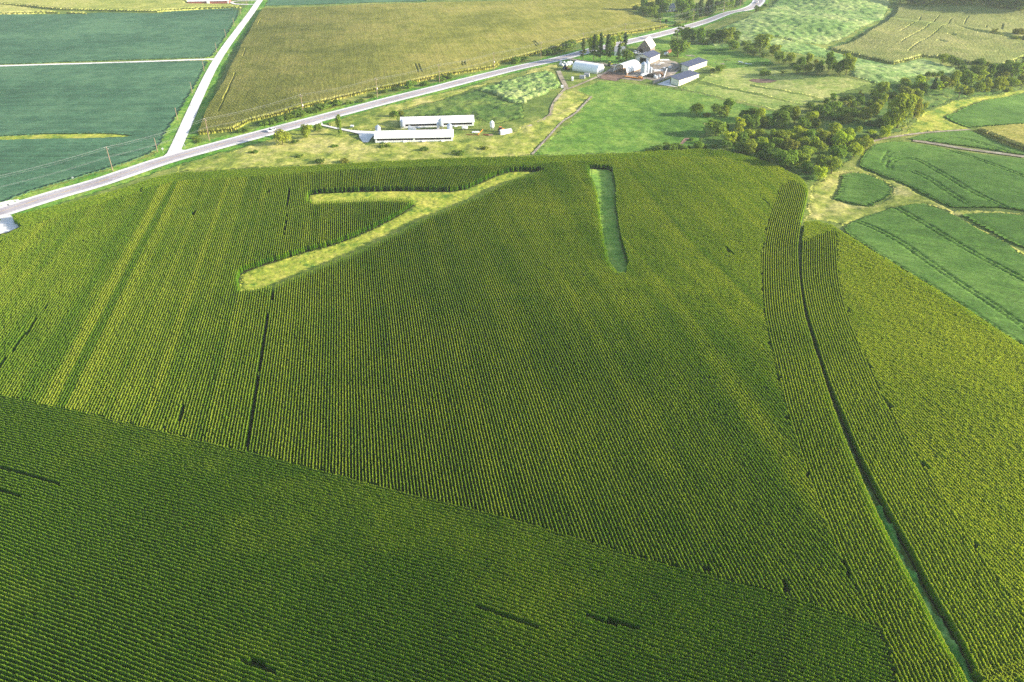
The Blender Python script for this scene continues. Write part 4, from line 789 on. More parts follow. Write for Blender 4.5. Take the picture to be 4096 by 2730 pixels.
row(1, 'the junction', 'the hedge stub above the highway', GH, '1660 1190 60 24 Sg; 1710 1218 60 32 Sg; 2080 1130 95 44 Sd; 2310 1064 105 44 Sd')
row(2, '', '', 'trees round the hog barns', '''280 1240 135 115 Lo=large olive bush in the meadow below the highway; 485 1185 85 115 Ro=small olive tree between the highway and the gravel drive; 585 1128 72 68 Rg=round green tree beside the mouth of the gravel drive; 770 1163 58 150 Tg=slender columnar tree beside the white gravel drive;
 600 1397 85 38 Sd=dark shrub in the meadow just above the corn; 800 1392 75 42 Sr=greyish shrub in the meadow above the corn; 30 1312 65 32 Sd=dark shrub in the meadow nearest the junction; 385 1220 60 26 Sd=low shrub beside the large olive meadow bush; 1240 1003 70 60 Sg=shrub clump on the weedy bank behind the rear hog barn; 1300 985 60 36 Sr=reddish weeds on the bank behind the rear hog barn; 1790 1322 90 30 Sd=low shrub in the meadow below the junk pile; 2000 1283 70 30 Sr=reddish low shrub in the meadow below the trailer; 730 1262 60 28 Sg=low shrub in the meadow below the gravel fan; 1480 1290 80 25 Sd=dark weed clump in the meadow below the front hog barn; 1150 1260 80 25 Sd=dark weed clump by the corner of the front hog barn; 420 1345 60 20 Sd=flat weed clump in the meadow below the olive bush''')
# treeline beyond the corn hill: near identical crowns
for i in range(17):
    x = 1290+i*68+random.uniform(-12, 12)
    plant(4, x, 38+1.6*i+random.uniform(-6, 3), random.uniform(95, 130), random.uniform(80, 105), random.choice(('Rd', 'Ld', 'Td')), 'dark hazy tree in the wood beyond the corn hill', 'wood beyond the corn hill')

# ------------------------------------------------------------------ buildings
M['white_metal'] = paint('white_metal', S(236, 236, 236), .35, .06, .6, rib=('X', .9))
M['white_fabric'] = paint('white_fabric_cover', S(240, 240, 238), .6, .05, .4)
M['cream'] = paint('cream_metal_siding', S(222, 218, 200), .5, .06, .6, rib=('X', .7))
M['slate'] = paint('slate_metal_roof', S(72, 76, 96), .4, .08, .5, rib=('X', .7))
M['oldroof'] = paint('weathered_tin_roof', S(222, 212, 196), .5, .12, .5, rib=('X', .8))
M['barnwood'] = paint('weathered_barn_boards', S(136, 124, 118), .9, .25, 1.2, rib=('X', .35))
M['red'] = paint('faded_red_paint', S(150, 92, 84), .8, .2, 1)
M['concrete'] = paint('concrete', S(158, 152, 142), .9, .15, .8)
M['dark'] = paint('dark_interior', S(38, 34, 34), .9, .2, 1)  # interior darkness put into the colour
M['galv'] = paint('galvanised_steel', S(186, 194, 204), .35, .08, 1, .5, rib=('Z', .35))
M['grey'] = paint('grey_metal', S(150, 152, 156), .5, .1, 1)
M['orange'] = paint('orange_paint', S(214, 140, 62), .5, .12, 1)
M['blue'] = paint('blue_paint', S(52, 104, 168), .4, .1, 1)
M['yellow'] = paint('yellow_green_paint', S(186, 190, 50), .45, .1, 1)
M['white'] = paint('white_paint', S(228, 228, 228), .5, .08, 1)
M['black'] = paint('black_rubber', S(30, 30, 32), .8, .1, 2)
M['wood'] = paint('weathered_timber', S(150, 128, 108), .9, .2, 3)
M['rust'] = paint('rusty_iron', S(130, 84, 60), .9, .25, 2)
M['glass'] = paint('dark_glass', S(40, 48, 56), .15, .05, 1)
def frame(nm, A, B, label, cat, group=None):
    root = empty(nm, (A.x, A.y, min(A.z, B.z)), math.atan2(B.y-A.y, B.x-A.x)); tag(root, label, cat, group); return root, (B.xy-A.xy).length
def gable_roof(root, L, D, wh, rh, mat, o=.35, t=.12, ax='x'):
    m = MB(); s = (rh-wh)/(D/2)
    for k in (1, -1):
        e = D/2-k*(D/2+o); z0 = wh-o*s+.04
        m.prism([(e, z0), (D/2, rh+.04), (D/2, rh+.04+t), (e, z0+t)], -o, L+o, ax)
    return m.build('roof', mat, root)
def hog_barn(A, B, D, wh, rh, fans, label, posts):
    root, L = frame('hog_barn', A, B, label, 'barn', 'long hog barns'); m = MB()
    m.box(0, L, 0, .25, -.3, wh*.42); m.box(0, .9, .002, .25, wh*.42, wh); m.box(L-.9, L, .002, .25, wh*.42, wh); m.box(.9, L-.9, .002, .25, wh*.84, wh)
    for p in posts: m.box(p*L-.5, p*L+.5, -.03, .25, wh*.42, wh*.84)
    m.prism([(.9, -.3), (D, -.3), (D, wh), (D/2, rh), (.9, wh+(rh-wh)*.9/(D/2))], .01, L-.01); m.box(0, .2, .25, .9, -.3, wh); m.box(L-.2, L, .25, .9, -.3, wh)
    m.build('wall', M['white_metal'], root); gable_roof(root, L, D, wh, rh, M['white_metal'], .45, .14)
    MB().box(.9, L-.9, .5, .56, wh*.42, wh*.84).build('opening_shade_panel', M['dark'], root)  # dark panel paints the unlit barn interior behind the opening
    for f in fans:
        MB().prism([(-1.1, -.2), (0, -.2), (0, .75), (-.5, .75), (-1.1, .35)], f*L-.75, f*L+.75).build('fan_hood', M['white'], root)
    for k in range(9):
        q = MB(); q.box((k+.5)/9*L-.03, (k+.5)/9*L+.03, .30, .36, wh*.42, wh*.84); q.build('curtain_post', M['grey'], root)
    return root, L
hog_barn(at(6, 340, 478), at(6, 1385, 452), 12.2, 2.3, 4.1, (.13, .38, .62, .87), 'long white hog barn nearer the corn, two dark curtain openings', (.5,))
hog_barn(at(6, 690, 285), at(6, 1665, 246), 12.2, 2.4, 4.2, (.245, .75), 'long white hog barn farther back, bins standing along its front', (.5,))
A = at(1, 1606, 38); B = at(1, 1955, 31)
root, L = frame('long_barn', A, B, 'far long barn with white roof and reddish wall beyond the corn strip', 'barn')
MB().prism([(0, -.3), (13, -.3), (13, 2.6), (6.5, 4.6), (0, 2.6)], 0, L).build('wall', M['red'], root); gable_roof(root, L, 13, 2.6, 4.6, M['white_metal'], .5)
MB().box(L*.47, L*.53, -1.2, -.02, 0, 3).build('annex', M['white'], root); MB().box(.97*L, L+.02, -.03, 0, 0, 2.4).build('door', M['white'], root)
# hoop barns
def arch(D, h, n=18, base=0.0): return [(D/2-D/2*math.cos(math.pi*i/n), base+h*math.sin(math.pi*i/n)**.85) for i in range(n+1)]
A, B, C = at('F', 365, 1122), at('F', 1092, 1226), at('F', 1330, 1140)
root, L = frame('hoop_barn', A, B, 'closed hoop barn with white fabric cover and pale low walls', 'barn', 'white hoop barns'); D = (C.xy-B.xy).length
MB().box(-.05, L+.05, -.06, D+.06, -.4, 1.2).build('wall', M['cream'], root)
MB().prism([(0, 1.0)]+arch(D, 4.3, 20, 1.2)+[(D, 1.0)], -.1, L+.1).build('cover', M['white_fabric'], root, smooth_=False)
MB().box(L+.11, L+.16, D*.36, D*.64, 0, 3.2).build('end_door', M['white'], root)
A, B, C = at('F', 1575, 1190), at('F', 1955, 1264), at(5, 1290, 538)
root, L = frame('hoop_barn', A, B, 'open fronted hoop barn with white cover and dark inside', 'barn', 'white hoop barns'); D = (C.xy-B.xy).length
n = 22; o_ = [(L/2-(L/2+.15)*math.cos(math.pi*i/n), 1.3+5.1*math.sin(math.pi*i/n)**.85) for i in range(n+1)]; i_ = [(L/2-(L/2-.1)*math.cos(math.pi*i/n), 1.3+4.85*math.sin(math.pi*i/n)**.85) for i in range(n+1)]
m = MB()
for k in range(n):
    a, b, c, d = o_[k], o_[k+1], i_[k+1], i_[k]
    m.add([(p[0], y, p[1]) for y in (0, D) for p in (a, b, c, d)], [(0, 1, 2, 3), (7, 6, 5, 4), (0, 4, 5, 1), (2, 6, 7, 3)])
m.build('cover', M['white_fabric'], root)
MB().box(-.1, .12, 0, D, -.4, 1.32).box(L-.12, L+.1, 0, D, -.4, 1.32).build('wall', M['wood'], root)
for k in range(7): MB().box(L+.1, L+.25, k*D/6.2, k*D/6.2+.2, -.4, 1.9).build('side_post', M['wood'], root)
MB().box(.2, L-.2, .3, D-.3, -.2, .03).build('floor', M['manure'], root)
MB().box(.15, L-.15, D-.25, D-.15, 0, 3.0).build('end_wall', M['barnwood'], root)
# old barn: gable faces the lawn
A, B, C = at(5, 1240, 305), at(5, 1412, 322), at(5, 1513, 278)
root, L = frame('old_barn', A, B, 'old tall barn with weathered wooden gable and pale tin roof', 'barn'); D = (C.xy-B.xy).length
MB().prism([(0, -.4), (L, -.4), (L, 3.8), (L*.52, 9.2), (0, 3.2)], 0, D, 'y').build('wall', M['barnwood'], root)
m = MB(); m.prism([(L+.5, 3.3), (L*.52, 9.24), (L*.52, 9.42), (L+.5, 3.48)], -.5, D+.5, 'y'); m.prism([(-.5, 2.65), (L*.52, 9.24), (L*.52, 9.42), (-.5, 2.83)], -.5, D+.5, 'y'); m.build('roof', M['oldroof'], root)
MB().box(L*.16, L*.42, -.05, .02, 0, 3).build('door', M['dark'], root)
MB().box(L*.80, L*.88, -.04, .02, .8, 1.9).build('window', M['glass'], root); MB().box(L+.01, L+.06, D*.3, D*.4, .8, 1.9).build('window', M['glass'], root)
# machine shed, door in its gable
A, B, C = at(5, 1212, 430), at(5, 1407, 458), at(5, 1590, 408)
root, L = frame('machine_shed', A, B, 'cream machine shed with slate roof and open gable door', 'shed'); D = (C.xy-B.xy).length; wh, rh = 3.9, 5.7
m = MB(); x0, x1, hd = L*.30, L*.74, 3.4
m.box(0, x0, 0, .2, -.4, wh); m.box(x1, L, 0, .2, -.4, wh); m.box(x0, x1, 0, .2, hd, wh); m.prism([(0, wh), (L, wh), (L*.5, rh)], 0, .2, 'y')
m.box(0, .2, .2, D, -.4, wh); m.box(L-.2, L, .2, D, -.4, wh); m.box(.2, L-.2, D-.2, D, -.4, wh); m.prism([(.2, wh), (L-.2, wh), (L*.5, rh)], D-.2, D, 'y'); m.build('wall', M['cream'], root)
m = MB(); s = (rh-wh)/(L/2)
m.prism([(-.4, wh-.4*s+.04), (L/2, rh+.04), (L/2, rh+.2), (-.4, wh-.4*s+.2)], -.4, D+.4, 'y'); m.prism([(L+.4, wh-.4*s+.04), (L/2, rh+.04), (L/2, rh+.2), (L+.4, wh-.4*s+.2)], -.4, D+.4, 'y'); m.build('roof', M['slate'], root)
MB().box(.2, L-.2, .2, D-.2, -.1, .05).build('floor', M['dark'], root)
MB().box(x1+.02, x1+2.1, -.1, -.02, .05, hd).build('sliding_door', M['white'], root); MB().box(x0-2.1, x0-.02, -.1, -.02, .05, hd).build('sliding_door', M['white'], root)
for k in range(4): MB().box(L*.2+.1, L*.2+1.6, D*(.16+k*.16), D*(.16+k*.16)+.8, wh+.4*L*s+.25-.4*L*s+L*.2*s-.1, wh+L*.2*s+.5).build('skylight', M['white'], root)
MB().box(-.3, 0.0, .3, D*.5, 0, 2.4).build('lean_to', M['cream'], root)
def cattle_shed(A, B, C, label):
    root, L = frame('cattle_shed', B, C, label, 'shed', 'slate roofed cattle sheds'); D = (A.xy-B.xy).length; h0, h1 = 3.7, 4.6
    m = MB(); m.box(0, L, 0, .18, -.4, .9); m.box(0, L, 0, .18, 1.35, h0)
    for k in range(8): m.box(k*L/7.1, k*L/7.1+.2, .02, .16, .9, 1.35)
    m.prism([(.18, -.4), (D, -.4), (D, h1), (.18, h0+.05)], 0, .18); m.prism([(.18, -.4), (D, -.4), (D, h1), (.18, h0+.05)], L-.18, L); m.build('wall', M['cream'], root)
    MB().prism([(-.5, h0-.05), (D+1.3, h1+.16), (D+1.3, h1+.34), (-.5, h0+.13)], -.5, L+.5).build('roof', M['slate'], root)
    for k in range(6): MB().box(k*L/5.05, k*L/5.05+.2, D-.2, D, -.3, h1).build('post', M['wood'], root)
    MB().box(.2, L-.2, .2, D, -.2, .04).build('floor', M['dark'], root)
cattle_shed(at('D', 430, 1215), at('D', 585, 1243), at('D', 934, 1103), 'nearer cream cattle shed with slate roof, beside the hay')
cattle_shed(at('D', 610, 990), at('D', 755, 1008), at('D', 1074, 888), 'farther cream cattle shed with slate roof, behind its twin')
# houses
A, B = at('E', 660, 188), at('E', 785, 180)
root, L = frame('farmhouse', A, B, 'small white house among the far dark trees', 'house'); MB().box(0, L, 0, 8, -.3, 3.2).prism([(0, 3.2), (8, 3.2), (4, 6.4)], .01, L*.98).build('wall', M['white'], root)
gable_roof(root, L, 8, 3.2, 6.4, M['grey'], .4); MB().box(L*.2, L*.32, -.04, .02, 1, 2.2).build('window', M['glass'], root); MB().box(L*.55, L*.66, -.04, .02, 0, 2.1).build('door', M['glass'], root)
A, B = at('F', 1600, 690), at('F', 1885, 695)
root, L = frame('farmhouse', A, B, 'white farmhouse half hidden behind the lawn trees', 'house'); MB().box(0, L, 0, 8, -.3, 3).prism([(0, 3), (8, 3), (4, 5.6)], .01, L-.01).build('wall', M['white'], root)
gable_roof(root, L, 8, 3, 5.6, M['grey'], .4); MB().box(L*.25, L*.33, -.04, .02, 1, 2.2).build('window', M['glass'], root); MB().box(L*.6, L*.68, -.04, .02, 0, 2.1).build('door', M['glass'], root)
# ------------------------------------------------------------------ bins, tanks, small farm objects
def feed_bin(p, r, h, label, mat='galv', leg=.35, group='hopper feed bins'):
    root = empty('feed_bin', p); tag(root, label, 'feed bin', group)
    MB().lathe((0, 0, 0), [(r*.18, h*leg*.45), (r, h*leg), (r, h*.82), (r*.2, h*.98), (r*.2, h)], 16).build('hopper', M[mat], root)
    for k in range(4):
        a = k*math.pi/2+.78; MB().tube((r*.95*math.cos(a), r*.95*math.sin(a), -.1), (r*.95*math.cos(a), r*.95*math.sin(a), h*leg+.1), .07, None, 6).build('leg', M['grey'], root)
    MB().tube((r+.1, 0, h*.1), (r+.1, 0, h*.85), .06, None, 5).build('ladder', M['grey'], root)
feed_bin(at(6, 712, 300), 1.35, 5.6, 'grey hopper feed bin at the drive end of the rear hog barn')
feed_bin(at(6, 1225, 293), 1.35, 5.8, 'grey hopper feed bin at the middle of the rear hog barn')
feed_bin(at(6, 383, 372), 1.35, 5.3, 'feed bin behind the front hog barn, by the gravel fan')
feed_bin(at(6, 1342, 348), 1.35, 5.3, 'feed bin behind the front hog barn, by the gas tank')
feed_bin(at(6, 1910, 310), 1.1, 5.2, 'white egg shaped feed bin alone beside the junk pile', 'white')
def silo(p, r, h, label):
    root = empty('grain_bin', p); tag(root, label, 'grain bin', 'silver grain bins in the farmyard'); MB().lathe((0, 0, 0), [(r, -.2), (r, h*.8)], 24).build('wall', M['galv'], root)
    MB().lathe((0, 0, 0), [(r+.12, h*.8+.01), (.4, h*.98), (.4, h)], 24).build('roof', M['galv'], root); MB().box(-.5, .5, -r-.06, -r+.1, 0, 1.9).build('door', M['grey'], root)
silo(at(5, 1318, 600), 1.9, 8.2, 'wider silver grain bin in front, beside the open hoop barn')
silo(at(5, 1365, 583), 1.7, 8.0, 'narrower silver grain bin behind the wide one')
silo(at(5, 1412, 578), 1.35, 3.9, 'short silver grain bin at the end of the three')
def tank(p, q, r, label, nm='gas_tank', mat='white', cat='tank'):
    root, L = frame(nm, p, q, label, cat); m = MB(); n = 14; pr = [(0, .05), (.12, .6), (.35, .92), (.6, 1)]
    xs = [(x*r, k*r) for x, k in pr]+[(L-x*r, k*r) for x, k in pr[::-1]]; vs = []; fs = []
    for x, k in xs: vs += [(x, k*math.cos(2*math.pi*i/n), r+.35+k*math.sin(2*math.pi*i/n)) for i in range(n)]
    for a in range(len(xs)-1): fs += [(a*n+i, a*n+(i+1) % n, (a+1)*n+(i+1) % n, (a+1)*n+i) for i in range(n)]
    fs += [tuple(range(n)), tuple(range((len(xs)-1)*n, len(xs)*n))]; m.add(vs, fs); m.build('shell', M[mat], root, smooth_=True)
    for k in (.25, .75): MB().box(k*L-.15, k*L+.15, -r*.7, r*.7, -.1, .75).build('saddle', M['concrete'], root)
    MB().lathe((L/2, 0, 2*r+.3), [(.2, 0), (.2, .25)], 8).build('valve_dome', M['grey'], root)
tank(at(6, 1500, 303), at(6, 1585, 301), .75, 'white horizontal gas tank on the grass past the hog barns')
tank(at('D', 335, 715), at('D', 400, 695), .9, 'white horizontal tank behind the machine shed')
tank(at(5, 1285, 640), at(5, 1375, 618), .9, 'white horizontal fuel tank at the foot of the grain bins')
def hutlike(nm, A, B, D, h, mat, endmat, label, cat, group=None, arc=True):
    root, L = frame(nm, A, B, label, cat, group); pf = ([(0, -.1)]+arch(D, h*.62, 10, h*.38)+[(D, -.1)]) if arc else [(0, -.1), (0, h*.8), (D/2, h), (D, h*.8), (D, -.1)]
    MB().prism(pf, 0, L).build('shell', M[mat], root)
    for x, e in ((-.04, 'red' if endmat == 'red' else endmat), (L+.002, endmat if endmat != 'red' else 'white')): MB().prism([(a*.94+D*.03, max(z, 0)*.95) for a, z in pf], x, x+.038).build('end_panel', M[e], root)
    MB().box(L*.1, L*.9, .1, D-.1, -.35, -.1).build('skid', M['wood'], root); return root
hutlike('calf_hut', at('F', 338, 1432), at('F', 400, 1432), 3.4, 2.3, 'white', 'red', 'small white calf hut with red trim, nearest the lane', 'hut', 'calf huts on the grass')
hutlike('calf_hut', at('F', 568, 1368), at('F', 725, 1375), 2.3, 2.3, 'grey', 'red', 'grey barrel shaped calf hut, middle of the three', 'hut', 'calf huts on the grass')
hutlike('calf_hut', at('F', 705, 1308), at('F', 860, 1314), 2.3, 2.3, 'grey', 'red', 'grey barrel shaped calf hut closest to the closed hoop barn', 'hut', 'calf huts on the grass')
hutlike('livestock_trailer', at(6, 2028, 375), at(6, 2180, 352), 2.5, 2.4, 'white', 'grey', 'long grey and white livestock trailer past the junk pile', 'trailer', None, False)
hutlike('utility_box', at(5, 215, 783), at(5, 248, 783), 1.8, 1.6, 'white', 'grey', 'small white box beside the winding lane', 'box', None, False)
hutlike('utility_box', at(6, 5, 278), at(6, 42, 280), 1.5, 1.5, 'white', 'grey', 'small white box on the grass by the gravel drive', 'box', None, False)
hutlike('pump_shed', at(6, 1168, 294), at(6, 1198, 293), 2.2, 3.4, 'white_metal', 'grey', 'small white shed between bin and rear hog barn', 'shed', None, False)
hutlike('water_crate', at(5, 1395, 645), at(5, 1460, 640), 3, 2.2, 'black', 'black', 'dark boxy shed among the white farmyard tanks', 'box', None, False)
hutlike('old_trailer', at('D', 405, 690), at('D', 470, 655), 2.3, 2.3, 'rust', 'rust', 'rusty boxy trailer behind the machine shed', 'trailer', None, False)
for x, y, lab in ((1475, 640, 'white plastic tank beside the dark boxy shed'), (1497, 652, 'low white cube tank in the farmyard'), (1540, 638, 'round white tank beside the orange skid')):
    t = empty('plastic_tank', at(5, x, y)); tag(t, lab, 'tank', 'white farmyard tanks'); MB().lathe((0, 0, 0), [(.75, -.1), (.8, .2), (.8, 1.3), (.45, 1.6), (.2, 1.65)], 14).build('shell', M['white'], t); MB().lathe((0, 0, 1.64), [(.22, 0), (.22, .1)], 10).build('lid', M['grey'], t)
# loading chute
A, B = at(6, 782, 328), at(6, 882, 330); root, L = frame('loading_chute', A, B, 'white sloping loading chute between the hog barns', 'chute')
MB().prism([(0, -.2), (L, -.2), (L, 1.4), (0, 3.0)], 0, .1, 'y').prism([(0, -.2), (L, -.2), (L, 1.4), (0, 3.0)], 1.8, 1.9, 'y').build('side_wall', M['white_metal'], root); MB().prism([(0, .9), (L, .1), (L, .2), (0, 1.0)], .1, 1.8, 'y').build('ramp', M['concrete'], root); MB().box(L-.9, L, -.05, 1.95, 1.41, 1.55).build('gate', M['grey'], root)
# orange feed wagon line, skid loader, auger
A, B = at(5, 1072, 640), at(5, 1300, 672); root, L = frame('feed_conveyor', A, B, 'long orange feed conveyor lying before the grain bins', 'conveyor')
MB().prism([(0, .35), (.9, .35), (1.15, 1.0), (-.25, 1.0)], 0, L).build('trough', M['orange'], root)
for k in range(8): MB().box(k*L/7.2, k*L/7.2+.15, .1, .8, -.2, .35).build('leg', M['rust'], root)
MB().box(L-2.4, L-.2, -.2, 1.1, 1.01, 1.7).build('hopper', M['orange'], root); MB().box(L, L+.6, .1, .8, .2, 1.2).build('motor_box', M['rust'], root)
A, B = at(5, 1595, 655), at(5, 1640, 570); t = empty('grain_auger', A); tag(t, 'white grain auger tilted over the farmyard dirt', 'auger'); d = B-A; MB().tube((0, 0, .5), (d.x*.8, d.y*.8, 3.6), .3, .3, 10).build('tube', M['white'], t)
MB().tube((d.x*.4, d.y*.4, -.1), (d.x*.5, d.y*.5, 2.2), .06).build('leg', M['grey'], t); MB().lathe((d.x*.4, d.y*.4, 0), [(.45, 0), (.45, .25)], 10).build('wheel', M['black'], t)
def machine(nm, p, rz, mats, label, cat, s=1.0, tractor=True):
    root = empty(nm, p, rz); root.scale = (s, s, s); tag(root, label, cat)
    MB().prism([(-1.6, .7), (1.7, .7), (1.8, 1.5), (.3, 1.65), (-1.6, 1.3)], -.45, .45, 'y').build('body', M[mats[0]], root); MB().prism([(-1.4, 1.3), (.25, 1.6), (.1, 2.7), (-1.2, 2.7)], -.6, .6, 'y').build('cab', M['glass'], root); MB().box(-1.35, .2, -.7, .7, 2.71, 2.82).build('cab_roof', M[mats[0]], root)
    for x, r in ((-1.0, .85), (1.25, .6)):
        for y in (-.85, .85): MB().tube((x, y-.2, r), (x, y+.2, r), r, None, 16).build('wheel', M[mats[1]], root)
    MB().tube((1.0, .3, 1.5), (1.0, .3, 2.4), .06).build('exhaust', M['grey'], root); return root
machine('tractor', at('F', 150, 1085), R(60), ('blue', 'black'), 'blue tractor at the end of the closed hoop barn', 'tractor')
machine('tractor', at('F', 1480, 990), R(10), ('yellow', 'black'), 'yellow green tractor parked on the gravel farm lane', 'tractor')
machine('skid_loader', at('F', 215, 1112), R(-20), ('orange', 'black'), 'orange loader beside the blue tractor', 'loader', .8)
machine('skid_loader', at(5, 1568, 628), R(30), ('orange', 'black'), 'orange loader among the white farmyard tanks', 'loader', .8)
machine('skid_loader', at(6, 2035, 325), R(20), ('orange', 'black'), 'orange loader behind the livestock trailer', 'loader', .9)
def car(p, rz, label, cat='car', mat='white', pick=False):
    root = empty('parked_car' if cat == 'car' else 'pickup_truck', p, rz); tag(root, label, cat, 'cars and pickups')
    MB().prism([(-2.3, .35), (2.3, .35), (2.35, .8), (1.2, 1.0), (-2.3, 1.05)], -.9, .9, 'y').build('body', M[mat], root)
    c = [(-.4, 1.02), (1.1, .98), (.6, 1.6), (-.2, 1.6)] if pick else [(-1.9, 1.05), (1.1, 1.0), (.5, 1.62), (-1.7, 1.62)]
    MB().prism(c, -.78, .78, 'y').build('cabin', M['glass'], root); MB().box(c[3][0], c[2][0], -.76, .76, 1.621, 1.68).build('roof', M[mat], root)
    for x in (-1.45, 1.45):
        for y in (-.82, .82): MB().tube((x, y-.12, .34), (x, y+.12, .34), .34, None, 12).build('wheel', M['black'], root)
    for y in (-.6, .6): MB().box(2.3, 2.37, y-.18, y+.18, .62, .78).build('headlight', M['white'], root)
    return root
def road_dir(p):
    k = min(range(len(HW)-1), key=lambda i: (HW[i]-p.xy).length); d = HW[k+1]-HW[k]; return math.atan2(d.y, d.x)
p = at(1, 2322, 1133); p.z += .5; c = car(p, road_dir(p)+math.pi, 'white van driving on the highway past the gravel junction'); c.name = 'driving_car'
p = at(3, 2196, 30); p.z += .5; c = car(p, road_dir(p)+math.pi, 'white car far off in the bend of the highway'); c.name = 'driving_car'
for x, y, rz, lab, pk in ((2300, 640, 20, 'white pickup truck parked before the old barn door', True), (2220, 610, 60, 'pale car parked on the grass by the old barn', False), (1570, 1005, 5, 'dark grey truck parked on the farm lane', True), (1650, 1000, 5, 'pale trailer truck parked behind the dark grey truck', True)):
    car(at('F', x, y), R(rz), lab, 'pickup' if pk else 'car', 'grey' if 'dark' in lab else 'white', pk)
# bales
for i, (x, y) in enumerate(((30, 905), (120, 912), (60, 975), (165, 955), (235, 915), (300, 895), (280, 975), (345, 955), (90, 1000), (10, 960), (200, 985), (330, 915), (265, 935))):
    p = at('F', x, y); m = MB(); m.tube((-.75, 0, .62), (.75, 0, .62), .65, None, 14); o = m.build('wrapped_bale', M['white'], None, p); o.rotation_euler = (0, 0, R(20+40*random.random())); tag(o, 'white wrapped round bale in the cluster behind the closed hoop barn', 'bale', 'white wrapped bales')
# junk pile boards and concrete
for i, (r, x, y, L, wd, hh, rz, mt, lab) in enumerate(((6, 1640, 345, 4.0, 1.6, .5, 5, 'white', 'white scrap sheet on the junk pile by the meadow'), (6, 1560, 372, 7.0, .5, .35, -8, 'rust', 'rusty beam at the meadow edge of the junk pile'), (6, 1720, 370, 4.5, .2, .2, 48, 'orange', 'pale yellow pole tilted out of the junk pile'), (6, 1780, 378, 3.5, 1.4, .5, -15, 'rust', 'heap of brown boards on the junk pile'), (6, 1850, 385, 3.0, 1.5, .4, 10, 'wood', 'grey boards at the trailer end of the junk pile'),
        ('D', 265, 800, 7, 2.4, .5, 5, 'white', 'large white slab stack beside the machine shed'), ('D', 255, 850, 4, 1.2, .4, 15, 'white', 'small white slab stack below the large one'), ('D', 165, 878, 1.2, 1.0, .8, 0, 'white', 'white crate by itself in the yard below the slab stacks'), ('D', 215, 880, 2.2, 1.0, .7, -10, 'white', 'white crate pair in the yard below the slab stacks'), ('D', 420, 930, 1.8, 1.4, 1.1, 15, 'white', 'white tote beside the weedy yard patch'), ('D', 335, 940, 1.6, 1.2, .6, 40, 'white', 'low white bin beside the weedy yard patch'), ('D', 130, 965, 7, 1.6, .4, -12, 'white', 'long pale slab lying in the farmyard'), ('D', 165, 990, 1.6, 1.0, .5, 20, 'white', 'small white box at the end of the long slab'), ('D', 205, 985, 4, 1.2, .4, 22, 'white', 'tilted white panel in the farmyard'), ('D', 170, 1020, 4.5, .9, .4, -5, 'rust', 'rusty pipe bundle in the farmyard'))):
    p = at(r, x, y); m = MB(); t = 3 if L > 2.5 else 1
    for k in range(t): m.box(k*.12, L-k*.2, k*.1, wd-k*.08, -.1+hh*k/t, hh*(k+1)/t-.01)
    o = m.build({'white': 'slab_stack', 'rust': 'scrap_beam', 'wood': 'board_pile', 'orange': 'wooden_pole'}[mt], M[mt], None, p); o.rotation_euler = (0, 0 if 'tilted out' not in lab else -.45, R(rz)); tag(o, lab, {'white': 'stack', 'rust': 'scrap', 'wood': 'boards', 'orange': 'pole'}[mt])
def wall_run(nm, A, B, h, t, mat, label, cat='wall'):
    root, L = frame(nm, A, B, label, cat); n = max(3, int(L/2.2))
    MB().box(0, L, 0, t, -.4, h).build('panel', M[mat], root)
    for k in range(n): MB().box((k+.5)*L/n-.12, (k+.5)*L/n+.12, -.14, -.002, -.4, h+.12).build('buttress', M[mat], root)
wall_run('concrete_wall', at('D', 150, 1205), at('D', 440, 1095), 1.3, .8, 'concrete', 'pale concrete bunker wall reaching from the nearer cattle shed')
wall_run('concrete_wall', at('D', 450, 990), at('D', 612, 935), 1.3, .5, 'concrete', 'concrete wall in front of the farther cattle shed')
wall_run('concrete_wall', at('D', 450, 850), at('D', 590, 885), .9, .6, 'concrete', 'low rubble concrete wall along the weedy yard patch')
for x0, y0, x1, y1, lab, mt in ((1370, 806, 1492, 810, 'reddish feed bunk, closest of three to the cattle sheds', 'red'), (1620, 826, 1700, 848, 'short white feed bunk in the middle of the three', 'white'), (1732, 862, 1858, 874, 'long white feed bunk farthest from the cattle sheds', 'white')):
    root, L = frame('feed_bunk', at('D', x0, y0), at('D', x1, y1), lab, 'feed bunk', 'feed bunks in the pasture'); MB().box(0, L, 0, .9, .25, .4).box(0, L, 0, .1, .4, .75).box(0, L, .8, .9, .4, .75).build('trough', M[mt], root)
    for k in range(3): MB().box(.2+k*(L-.6)/2, .4+k*(L-.6)/2, .1, .8, -.2, .25).build('leg', M['wood'], root)
# ------------------------------------------------------------------ fences, poles, wires, signs
def fence(pl, label, step=4.0, h=1.2):
    P = resample(pl, step); root = empty('wire_fence', (P[0].x, P[0].y, float(terr(P[0].x, P[0].y)))); tag(root, label, 'fence', 'pasture fences'); o = root.location; w_ = MB(); pm = MB(); pm.tube((0, 0, -.2), (0, 0, h), .09, .08, 6)
    me = pm.build('post', M['wood'], root).data; g0 = None
    for i, p in enumerate(P):
        q = Vector((p.x, p.y, float(terr(p.x, p.y))))-o
        if 0 < i < 100: link('post', me, root, q)
        if g0 is not None:
            for z in (.45, .8, 1.1): w_.tube(g0+Vector((0, 0, z)), q+Vector((0, 0, z)), .012, None, 3, False)
        g0 = q
    w_.build('wire', M['grey'], root)
fence(W(3, [(1510, 765), (1750, 820), (2000, 880), (2350, 955)]), 'wire fence between the green pasture and the pale hay')
fence(W(3, [(785, 835), (660, 975), (540, 1045), (400, 1195), (285, 1326)]), 'wire fence beside the straight tan soil strip')
fence(W(3, [(830, 690), (1010, 700), (1310, 738), (1500, 766)]), 'wire fence below the farmyard buildings')
fence(W('G', [(300, 1335), (800, 1300), (1400, 1320), (2000, 1370), (2353, 1420)]), 'wire fence along the pasture tree line')
